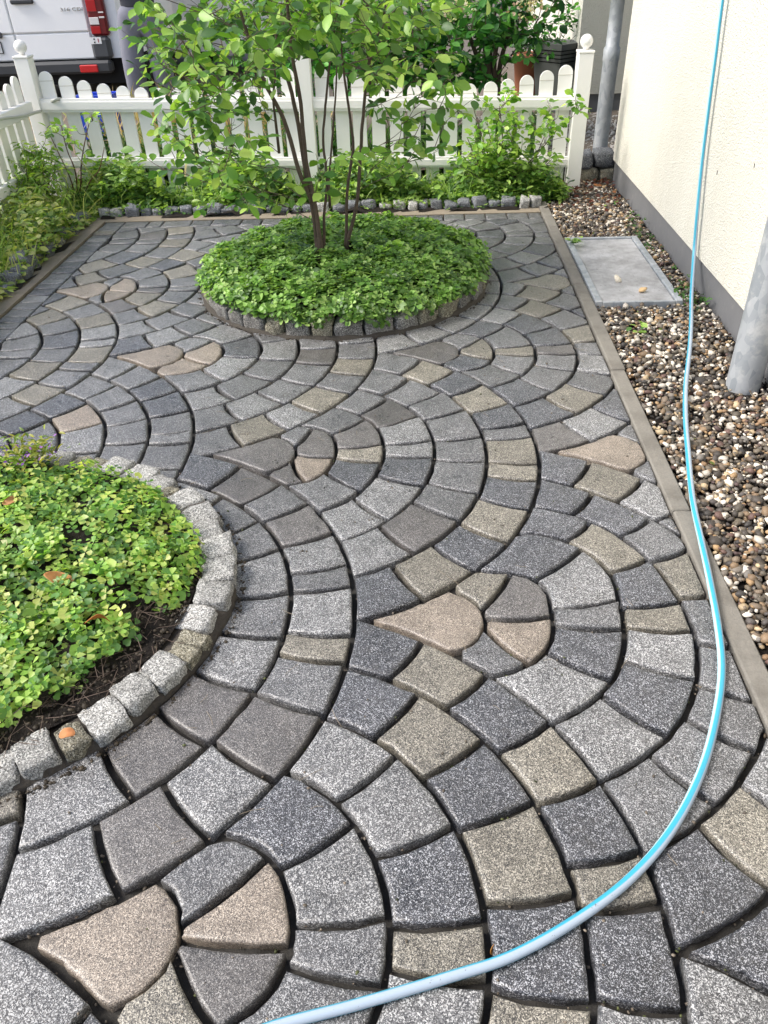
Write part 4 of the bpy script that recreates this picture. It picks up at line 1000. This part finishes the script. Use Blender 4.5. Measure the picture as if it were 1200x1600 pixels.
bush('small_shrub', SR, [[atY(770, 270, 5.75), atY(755, 220, 5.78), atY(740, 170, 5.8)], [atY(780, 270, 5.75), atY(785, 215, 5.78), atY(780, 165, 5.8)], [atY(795, 285, 5.72), atY(830, 255, 5.72), atY(850, 215, 5.74)], [atY(765, 280, 5.74), atY(745, 250, 5.74), atY(730, 215, 5.72)], [atY(800, 280, 5.72), atY(840, 240, 5.72), atY(880, 190, 5.74)]],
     cloud(770, 190, 20, 22, 5.76, .07, 46)+cloud(780, 235, 24, 18, 5.74, .07, 50)+cloud(750, 245, 20, 16, 5.72, .06, 20)+cloud(850, 190, 16, 16, 5.74, .05, 20)+cloud(845, 235, 18, 18, 5.74, .05, 22)+cloud(790, 145, 8, 6, 5.78, .04, 6)+cloud(905, 158, 7, 7, 5.78, .03, 7),
     ('8cb444', '9fc454', '74a03c', '5f8c34', 'b0cc64', '6c9440'), .036, .064, 'light green leafy shrub in front of the right fence panel', 8, 'leaf', 'bark', .0024)
iv = cloud(850, 283, 16, 10, 5.85, .04, 60); n = len(iv)
o = leaves('ivy', [(ROUND, np.array(iv), dirs(n), ups(n, .6), rng.uniform(.025, .045, n), pal(('2c5426', '38642c', '264a22'), n))], M['leaf_glossy']); tag(o, 'dark ivy at the foot of the right fence post', 'ivy')
# big shrubs behind the fence
DG = ('3c7434', '4a843c', '2f6030', '5a9444', '6aa24c'); LB = np.array([.66, 7.35, .1])
bush('large_shrub', LB, [[atY(772, 110, 7.3), atY(780, 50, 7.3), atY(788, -20, 7.3)], [atY(762, 110, 7.3), atY(758, 60, 7.35), atY(768, 0, 7.4), atY(770, -60, 7.4)], [atY(780, 110, 7.3), atY(795, 50, 7.3), atY(805, -10, 7.3)], [atY(755, 120, 7.3), atY(735, 60, 7.3), atY(710, 0, 7.3)], [atY(765, 130, 7.3), atY(768, 70, 7.35), atY(776, 0, 7.35)]],
     cloud(740, 45, 34, 28, 7.25, .2, 60)+cloud(690, 70, 36, 30, 7.2, .25, 60)+cloud(760, 110, 22, 18, 7.1, .12, 22)+cloud(820, 40, 26, 26, 7.2, .15, 34)+cloud(640, 60, 40, 34, 7.4, .2, 90)+cloud(700, 20, 50, 30, 7.5, .2, 50)+cloud(760, -20, 80, 22, 7.3, .3, 70)+[np.array([rng.normal(.7, .6), rng.normal(7.4, .45), rng.uniform(1.4, 3.0)]) for _ in range(150)]+cloud(690, 120, 26, 18, 7.1, .15, 26),
     DG, .055, .105, 'big dark green shrub with thick stems behind the right fence panel', 9, 'leaf', 'bark', .004, OVAL, .026)
bush('large_shrub', np.array([-.75, 7.4, .1]), [[atY(520, 80, 7.4), atY(500, 20, 7.4), atY(490, -50, 7.4)], [atY(560, 70, 7.4), atY(580, 0, 7.4)], [atY(480, 80, 7.4), atY(440, 20, 7.4)]],
     cloud(540, 60, 50, 40, 7.4, .2, 110)+cloud(420, 50, 45, 38, 7.5, .2, 90)+cloud(600, 100, 40, 26, 7.3, .2, 70)+cloud(480, 120, 60, 18, 7.3, .2, 50)+cloud(520, -30, 90, 20, 7.4, .3, 60)+[np.array([rng.normal(-.6, .5), rng.normal(7.5, .4), rng.uniform(1.4, 2.3)]) for _ in range(80)],
     ('3c7a2c', '4c8c34', '2f6626', '5f9e3c'), .05, .09, 'mid green bushy shrub behind the middle fence post', 10, 'leaf', 'bark', .0035, OVAL, .014)
def blossoms(u, v, Y, label, n=90):
    p = atY(u, v, Y); bl = empty('blossom', p); tag(bl, label, 'blossom'); pos = np.c_[rng.normal(0, .06, n), rng.normal(0, .05, n), rng.normal(0, .045, n)]
    leaves('petals', [(ROUND, pos, dirs(n, -1, 1), dirs(n, -.2, 1), rng.uniform(.02, .035, n), pal(('ece2d8', 'd8c0b4', 'f2ece4', 'c8a898'), n))], M['leaf'], bl)['kind'] = 'stuff'
blossoms(713, 14, 6.95, 'faded pinkish white blossom head left of the thick stems'); blossoms(828, 6, 6.95, 'cream white blossom head above the grey planter')
# planter with plant, terracotta pot, both behind the fence
pc = gp(866, 172, .1); pt = empty('planter', pc, R(40)); tag(pt, 'square grey green plastic planter with banded rim behind the fence', 'planter')
def frustum(z0, z1, a, b):
    V = [(-a, -a, z0), (a, -a, z0), (a, a, z0), (-a, a, z0), (-b, -b, z1), (b, -b, z1), (b, b, z1), (-b, b, z1)]
    return V, [(3, 2, 1, 0), (4, 5, 6, 7)]+[(i, (i+1) % 4, (i+1) % 4+4, i+4) for i in range(4)]
obj('pot', mesh('pot', *frustum(.0, .42, .125, .165)), M['planter'], pt)
for z in (.43, .462, .494): obj('band', mesh('band', *frustum(z, z+.022, .172, .176)), M['planter'], pt)
obj('rim', mesh('rim', *frustum(.526, .575, .188, .192)), M['planter'], pt)
obj('core', mesh('core', *frustum(.42, .525, .160, .162)), M['rubber'], pt)
B = np.array([pc[0], pc[1], .66]); Y_ = pc[1]
bush('potted_plant', B, [[atY(860, 60, Y_), atY(850, 20, Y_)], [atY(875, 60, Y_), atY(890, 25, Y_)], [atY(845, 65, Y_), atY(820, 45, Y_)]], cloud(850, 55, 30, 18, Y_, .1, 60)+cloud(885, 30, 14, 16, Y_, .08, 26)+cloud(815, 60, 14, 16, Y_, .08, 20)+cloud(865, 78, 26, 6, Y_, .1, 26),
     ('3c7c2c', '5a9a3c', '2f6626', '6cae48'), .035, .065, 'leafy green plant growing in the grey planter', 6, 'leaf', 'bark', .003)
tp = gp(817, 172, .1); tpo = tag(obj('flower_pot', mesh('flower_pot', *lathe([(.10, 0), (.14, .40), (.155, .401), (.16, .46), (.14, .461), (.13, .40)], 24), True), M['terracotta'], None, tp+np.array([.05, .25, 0])), 'terracotta flower pot just left of the grey planter', 'pot')

# ------------------------------------------------------------------ van, person, crate, car behind the fence
YV, GZ = 9.35, .10
def vp(u, v, Y=YV): return atY(u, v, Y)
van = empty('van', (-4.2, YV, GZ)); tag(van, 'white delivery van parked beyond the fence with its rear towards the garden', 'van'); VO = np.array([-4.2, YV, GZ])
def extr(poly, y0, y1):
    n = len(poly); V = [(x, y0, z) for x, z in poly]+[(x, y1, z) for x, z in poly]
    return V, [tuple(range(n)), tuple(range(n, 2*n))[::-1]]+[(i, i+n, (i+1) % n+n, (i+1) % n) for i in range(n)]
xr = vp(190, 30)[0]-VO[0]; xl = -xr
def rear_section(ins, z0=.48, top=2.62):
    r_ = xr-ins; return [(-r_, z0), (r_, z0), (r_+.005, 1.0), (r_-.03, 1.6), (r_-.13, 2.35), (r_-.24, top), (-r_+.24, top), (-r_+.13, 2.35), (-r_+.03, 1.6), (-r_-.005, 1.0)]
Vb, Fb = [], []
for y, ins in ((.03, .055), (.07, .02), (.16, 0), (4.4, 0), (4.9, .03)): Vb += [(x, y, z) for x, z in rear_section(ins)]
for i in range(4): Fb += [(i*10+k, i*10+(k+1) % 10, (i+1)*10+(k+1) % 10, (i+1)*10+k) for k in range(10)]
Fb += [tuple(range(10)), tuple(range(40, 50))[::-1]]
obj('body', mesh('body', Vb, Fb), M['van_white'], van)
def rel(u, v, dy=0.0): p = vp(u, v)-VO; return (p[0], p[2])
xs = rel(18, 40)[0]; xd = rel(142, 60)[0]; zb = rel(80, 94)[1]; zc = rel(80, 53)[1]
for a_, b_ in ((xs+.004, xd), (2*xs-xd, xs-.004)):
    d = MB(); d.box((a_, .0, zc+.012), (b_, .03, 1.55), .012); d.box((a_, .006, zb), (b_, .03, zc+.004), .012); dr = d.build('rear_door', M['van_white'], van)
    obj('window', mesh('window', *boxvf((a_+.08, -.004, 1.62), (b_-.06, .03, 2.2), .01)), M['glass_dark'], van)
h0 = rel(17, 3); obj('handle', mesh('handle', *boxvf((h0[0], -.035, h0[1]-.022), (rel(53, 3)[0], .0, h0[1]+.022), .012)), M['bumper'], van)
zt = rel(60, 117)[1]; bz = rel(60, 96)[1]; xb = rel(176, 100)[0]
bp = MB(); bp.box((-xb, -.07, zt), (xb, .06, bz-.004), .025); bp.build('bumper', M['bumper'], van)
xc = rel(146, 80)[0]
for s_ in (1, -1):
    a_, b_ = sorted((s_*xc, s_*(xb+.02))); obj('bumper_corner', mesh('bumper_corner', *boxvf((a_, -.045, bz), (b_, .5, rel(150, 57)[1]), .03)), M['bumper_corner'], van)
    a_, b_ = sorted((s_*rel(129, 106)[0], s_*rel(157, 106)[0])); obj('reflector', mesh('reflector', *boxvf((a_, -.082, rel(140, 112)[1]), (b_, -.066, rel(140, 100)[1]), .008)), M['reflector'], van)
    x0, x1 = rel(139, 30)[0], rel(167, 30)[0]; zl = rel(150, 56)[1]
    tl = obj('tail_light', mesh('tail_light', *boxvf((min(s_*x0, s_*x1), -.03, zl), (max(s_*x0, s_*x1), .12, zl+.52), .02)), M['lamp_dark'], van)
    a_, b_ = sorted((s_*(x0+.012), s_*(x0+.11)))
    for z0, z1, mt in ((.02, .085, 'lamp_red'), (.10, .165, 'lamp_clear'), (.215, .315, 'lamp_red'), (.33, .40, 'lamp_clear'), (.41, .5, 'lamp_red')): obj('lens', mesh('lens', *boxvf((a_, -.036, zl+z0), (b_, -.028, zl+z1), .003)), M[mt], tl)
    a_, b_ = sorted((s_*(x0+.12), s_*(x1-.012)))
    for z0, z1 in ((.155, .17), (.20, .212)): obj('lens', mesh('lens', *boxvf((a_, -.034, zl+z0), (b_, -.028, zl+z1), .002)), M['lamp_clear'], tl)
st = obj('sticker', mesh('sticker', *boxvf((rel(143, 60)[0], -.049, rel(150, 68)[1]), (rel(160, 60)[0], -.0455, rel(150, 57.5)[1]))), M['plate_white'], van)
for (u, v, w_, h_, mt) in ((149.5, 60.5, .014, .014, 'plate_black'), (150.5, 65.5, .014, .014, 'plate_black'), (156, 62.5, .008, .035, 'lamp_red')):
    q = rel(u, v); obj('sticker_mark', mesh('sticker_mark', *boxvf((q[0]-w_/2, -.0515, q[1]-h_/2), (q[0]+w_/2, -.0492, q[1]+h_/2))), M[mt], st)
def text_mesh(body, size):
    cu = bpy.data.curves.new('t', 'FONT'); cu.body = body; cu.size = size; cu.extrude = .003; cu.align_x = 'CENTER'; cu.align_y = 'CENTER'
    o = bpy.data.objects.new('t', cu); COL.objects.link(o); dg = bpy.context.evaluated_depsgraph_get(); me = bpy.data.meshes.new_from_object(o.evaluated_get(dg)); bpy.data.objects.remove(o); return me
q = rel(112, 14.5); tb = obj('badge', text_mesh('316 CDI', .052), M['chrome'], van, (q[0], -.006, q[1]), (R(90), 0, 0), (1.35, .8, 1))
npx = rel(7, 85)[0]; npz = rel(4, 74.5)[1]
npl = obj('number_plate', mesh('number_plate', *boxvf((npx-.52, -.008, npz-.055), (npx, -.002, npz+.055), .0)), M['plate_black'], van)
obj('plate_face', mesh('plate_face', *boxvf((npx-.512, -.012, npz-.047), (npx-.008, -.0082, npz+.047))), M['plate_white'], npl)
obj('plate_digit', text_mesh('9', .11), M['plate_black'], npl, (npx-.045, -.016, npz), (R(90), 0, 0))
obj('plate_light', mesh('plate_light', *boxvf((npx-.60, -.03, npz+.085), (npx+.04, -.001, npz+.14), .012)), M['bumper_corner'], van)
for y in (.95, 4.1):
    for s_ in (1, -1):
        pr = [(.10, -.11), (.30, -.11), (.335, -.07), (.34, 0), (.335, .07), (.30, .11), (.10, .11)]
        V, Fc = lathe(pr, 28); V = np.array(V)[:, [2, 0, 1]]; wl = obj('wheel', mesh('wheel', V, Fc, True), M['rubber'], van, (s_*(xr-.13), y, .34))
        V, Fc = lathe([(.01, -.118), (.19, -.114), (.21, -.111), (.21, .111), (.19, .114), (.01, .118)], 24); obj('rim', mesh('rim', np.array(V)[:, [2, 0, 1]], Fc), M['chrome'], wl)
obj('underbody', mesh('underbody', *boxvf((-xr+.12, .1, .24), (xr-.12, 4.8, .479))), M['rubber'], van)
# pale grey car further back
car = empty('car', (-2.95, 12.2, GZ), R(8)); tag(car, 'white car parked far back seen through the shrub leaves', 'car')
prof = [(-2.0, .32), (2.0, .32), (2.05, .7), (1.9, .95), (1.0, 1.02), (.55, 1.42), (-1.2, 1.45), (-1.9, 1.05), (-2.05, .8)]
V, Fc = extr(prof, -.82, .82); obj('body', mesh('body', V, Fc), M['car_white'], car)
gl = [(.93, 1.04), (.50, 1.38), (-1.15, 1.41), (-1.75, 1.06)]; V, Fc = extr(gl, -.826, .826); obj('window', mesh('window', V, Fc), M['glass_dark'], car)
for x in (-1.25, 1.3):
    for y in (-.74, .74):
        V, Fc = lathe([(.08, -.10), (.28, -.10), (.315, -.06), (.315, .06), (.28, .10), (.08, .10)], 26); wl = obj('wheel', mesh('wheel', np.array(V)[:, [0, 2, 1]], Fc, True), M['rubber'], car, (x, y, .315))
        rm = MB()
        for k in range(10):
            a = k*math.pi/5; c_, s_ = math.cos(a), math.sin(a); yy = -.112 if y < 0 else .102
            rm.add([(.04*c_-.014*s_, yy, .04*s_+.014*c_), (.04*c_+.014*s_, yy, .04*s_-.014*c_), (.21*c_+.014*s_, yy, .21*s_-.014*c_), (.21*c_-.014*s_, yy, .21*s_+.014*c_), (.04*c_-.014*s_, yy+.01, .04*s_+.014*c_), (.04*c_+.014*s_, yy+.01, .04*s_-.014*c_), (.21*c_+.014*s_, yy+.01, .21*s_-.014*c_), (.21*c_-.014*s_, yy+.01, .21*s_+.014*c_)],
                   [(0, 1, 2, 3), (7, 6, 5, 4), (0, 4, 5, 1), (1, 5, 6, 2), (2, 6, 7, 3), (3, 7, 4, 0)])
        rm.build('rim', M['chrome'], wl)
        V, Fc = lathe([(.205, -.105), (.225, -.105), (.225, .105), (.205, .105)], 26); obj('rim_ring', mesh('rim_ring', np.array(V)[:, [0, 2, 1]], Fc), M['chrome'], wl)
# blue crate
pc = gp(165, 214, .1); cr = empty('plastic_crate', pc); tag(cr, 'blue plastic crate standing behind the left fence panel', 'crate')
for a_, b_ in (((-.17, -.12, 0), (.17, -.105, .36)), ((-.17, .105, 0), (.17, .12, .36)), ((-.17, -.1045, 0), (-.155, .1045, .36)), ((.155, -.1045, 0), (.17, .1045, .36))): obj('side', mesh('side', *boxvf(a_, b_, .003)), M['blue_plastic'], cr)
obj('rim', mesh('rim', *boxvf((-.18, -.132, .335), (.18, -.121, .365), .003)), M['blue_plastic'], cr); obj('bottom', mesh('bottom', *boxvf((-.154, -.104, .002), (.154, .104, .015))), M['blue_plastic'], cr)
# person: only the legs and hips are in the frame
pe = empty('person', (-2.70, 8.75, GZ)); tag(pe, 'person in grey work trousers and dark jacket standing beside the van', 'person')
def skin_obj(name, verts, edges, mat, parent, root=0, sub=2):
    me = bpy.data.meshes.new(name); me.from_pydata([v[:3] for v in verts], edges, []); me.update(); o = obj(name, me, mat, parent)
    o.modifiers.new('skin', 'SKIN')
    for i, v in enumerate(verts):
        s_ = me.skin_vertices[0].data[i]; r_ = v[3]; s_.radius = r_ if isinstance(r_, tuple) else (r_, r_); s_.use_root = i == root
    sb = o.modifiers.new('sub', 'SUBSURF'); sb.levels = 1; sb.render_levels = sub
    for p in me.polygons: p.use_smooth = True
    o.modifiers['skin'].use_smooth_shade = True; return o
hipz = .93
skin_obj('body', [(0, 0, hipz, (.13, .10)), (0, 0, 1.15, (.12, .09)), (0, 0, 1.38, (.14, .09)), (0, -.01, 1.50, .058), (0, -.02, 1.60, (.075, .085)), (0, -.03, 1.70, (.078, .095)), (0, -.01, 1.77, (.05, .06)),
   (.19, 0, 1.42, .05), (.25, -.02, 1.17, .04), (.20, -.24, 1.24, .032), (.18, -.32, 1.27, (.038, .018)), (.16, -.38, 1.30, .012), (.185, -.39, 1.29, .011), (.20, -.38, 1.28, .010), (.145, -.35, 1.31, .011), (.215, -.365, 1.27, .009),
   (-.19, 0, 1.42, .05), (-.25, -.02, 1.17, .04), (-.20, -.24, 1.24, .032), (-.18, -.32, 1.27, (.038, .018)), (-.16, -.38, 1.30, .012), (-.185, -.39, 1.29, .011), (-.20, -.38, 1.28, .010), (-.145, -.35, 1.31, .011), (-.215, -.365, 1.27, .009),
   (.10, 0, .85, .075), (.12, .02, .47, .05), (.12, .05, .08, .038), (-.10, 0, .85, .075), (-.13, -.02, .47, .05), (-.15, .02, .08, .038)],
  [(0, 1), (1, 2), (2, 3), (3, 4), (4, 5), (5, 6), (2, 7), (7, 8), (8, 9), (9, 10), (10, 11), (10, 12), (10, 13), (10, 14), (10, 15), (2, 16), (16, 17), (17, 18), (18, 19), (19, 20), (19, 21), (19, 22), (19, 23), (19, 24), (0, 25), (25, 26), (26, 27), (0, 28), (28, 29), (29, 30)], M['skin'], pe)
skin_obj('trousers', [(0, 0, hipz+.10, (.185, .145)), (0, 0, hipz, (.195, .155)), (.11, 0, .80, (.128, .135)), (.125, .01, .62, (.112, .12)), (.13, -.01, .46, (.105, .115)), (.12, .05, .28, (.112, .105)), (.125, .04, .16, (.10, .115)), (.125, .05, .05, (.115, .12)), (-.11, 0, .80, (.128, .135)), (-.13, -.02, .62, (.112, .12)), (-.14, -.04, .46, (.105, .115)), (-.155, .0, .28, (.112, .105)), (-.15, .0, .16, (.10, .115)), (-.15, .02, .05, (.115, .12))],
  [(0, 1), (1, 2), (2, 3), (3, 4), (4, 5), (5, 6), (6, 7), (1, 8), (8, 9), (9, 10), (10, 11), (11, 12), (12, 13)], M['trousers'], pe, 1)
skin_obj('jacket', [(0, 0, .93, (.185, .145)), (0, 0, 1.15, (.175, .135)), (0, 0, 1.38, (.185, .125)), (0, 0, 1.47, .08), (.20, 0, 1.42, .075), (.26, -.02, 1.17, .065), (.205, -.23, 1.235, .05), (-.20, 0, 1.42, .075), (-.26, -.02, 1.17, .065), (-.205, -.23, 1.235, .05)],
  [(0, 1), (1, 2), (2, 3), (2, 4), (4, 5), (5, 6), (2, 7), (7, 8), (8, 9)], M['jacket'], pe, 1)
for s_ in (1, -1): skin_obj('shoe', [(s_*.135, .07, .045, .045), (s_*.14, -.03, .045, .046), (s_*.15, -.13, .035, .036)], [(0, 1), (1, 2)], M['shoe'], pe)
skin_obj('hair', [(0, .02, 1.66, (.075, .085)), (0, .0, 1.76, (.078, .09)), (0, -.04, 1.79, (.06, .06))], [(0, 1), (1, 2)], M['hair'], pe)

# ------------------------------------------------------------------ small litter on the paving: grit, moss in the joints, straw
n = 9000; gx = rng.uniform(LX1, KX0, n); gy = .55+4.7*rng.random(n)**1.3
kp = (nbr(gx, gy) > NBR) & (np.hypot(gx-FB[0], gy-FB[1]) > FBR); gx, gy = gx[kp], gy[kp]; n = len(gx)
gz = np.where(rng.random(n) < .06, .002, rng.uniform(-.026, -.012, n)); gs = rng.uniform(.0012, .0042, n)
tag(pebbles('grit', np.c_[gx, gy, gz], gs, np.where(rng.random((n, 1)) < .2, np.array([hexc('4c5230')]), np.array([hexc('6f665a')]))*rng.uniform(.35, 1.5, (n, 1)), M['pebble'], 1), 'fine grit and crumbs in the joints of the paving', 'grit', kind='stuff')
mp = []
for (c_, r_, cnt, ex, ey) in ((NB, NBR+.010, 700, NSX, NSY), (FB, FBR+.012, 420, 1, 1)):
    a = rng.uniform(0, 2*np.pi, cnt); q = r_+np.abs(rng.normal(0, .008, cnt)); mp.append(np.c_[c_[0]+ex*q*np.cos(a), c_[1]+ey*q*np.sin(a), np.full(cnt, .002)])
y_ = rng.uniform(1.0, 5.4, 300); mp.append(np.c_[np.full(300, KX0-.004)+rng.normal(0, .003, 300), y_, np.full(300, -.012)])
a = rng.uniform(-1.5, .5, 900); q = NBR-.10-np.abs(rng.normal(0, .07, 900)); mp.append(np.c_[NB[0]+NSX*q*np.cos(a), NB[1]+NSY*q*np.sin(a), .040+.026*(1-(q/NBR)**2)+rng.uniform(-.004, .004, 900)])
mp = np.concatenate(mp); n = len(mp)
tag(pebbles('dirt', mp, .0016+.0055*rng.random(n)**2, np.array([hexc('3c3428')])*rng.uniform(.5, 1.5, (n, 1)), M['pebble'], 1), 'crumbs of dark dirt in the near bed and along the foot of the edgings', 'dirt', kind='stuff')
n = 60; sx_ = rng.uniform(-1., .78, n); sy_ = rng.uniform(.7, 3.5, n); kp = nbr(sx_, sy_) > NBR+.03; mb = MB()
for x, y in zip(sx_[kp], sy_[kp]):
    a = rng.uniform(0, 6.28); L = rng.uniform(.008, .03); d = np.array([math.cos(a), math.sin(a), 0])*L; p = np.array([x, y, .0045]); mb.add(*tube([p-d, p+rng.normal(0, .002, 3)*np.array([1, 1, .3]), p+d], .0007, 4))
tag(mb.build('straw', M['mortar']), 'short bits of straw scattered on the paving', 'straw', kind='stuff')

n = 150; lp = np.c_[rng.uniform(.92, 1.38, n), 6.12-.75*rng.random(n)**2, rng.uniform(.012, .03, n)]
tag(leaves('leaf_litter', [(OVAL, lp, dirs(n, -.2, .3), ups(n, .5), rng.uniform(.018, .045, n), pal(('5a2c20', '6f3a26', '4a2a22', '8a5a38'), n))], M['leaf_dry']), 'reddish brown leaf litter on the far end of the gravel', 'leaf litter', kind='stuff')
n = 70; lp = np.c_[rng.uniform(.9, 1.38, n), rng.uniform(1.0, 5.5, n), rng.uniform(.012, .024, n)]; lp = lp[~((np.abs(lp[:, 0]-1.076) < hx) & (np.abs(lp[:, 1]-4.275) < hy))]; n = len(lp)
tag(leaves('leaf_litter', [(OVAL, lp, dirs(n, -.2, .3), ups(n, .5), rng.uniform(.010, .024, n), pal(('6f4a30', '8a6a44', '5c6a34', '7a8a44'), n))], M['leaf_dry']), 'scraps of dry leaf scattered through the gravel strip', 'leaf litter', kind='stuff')
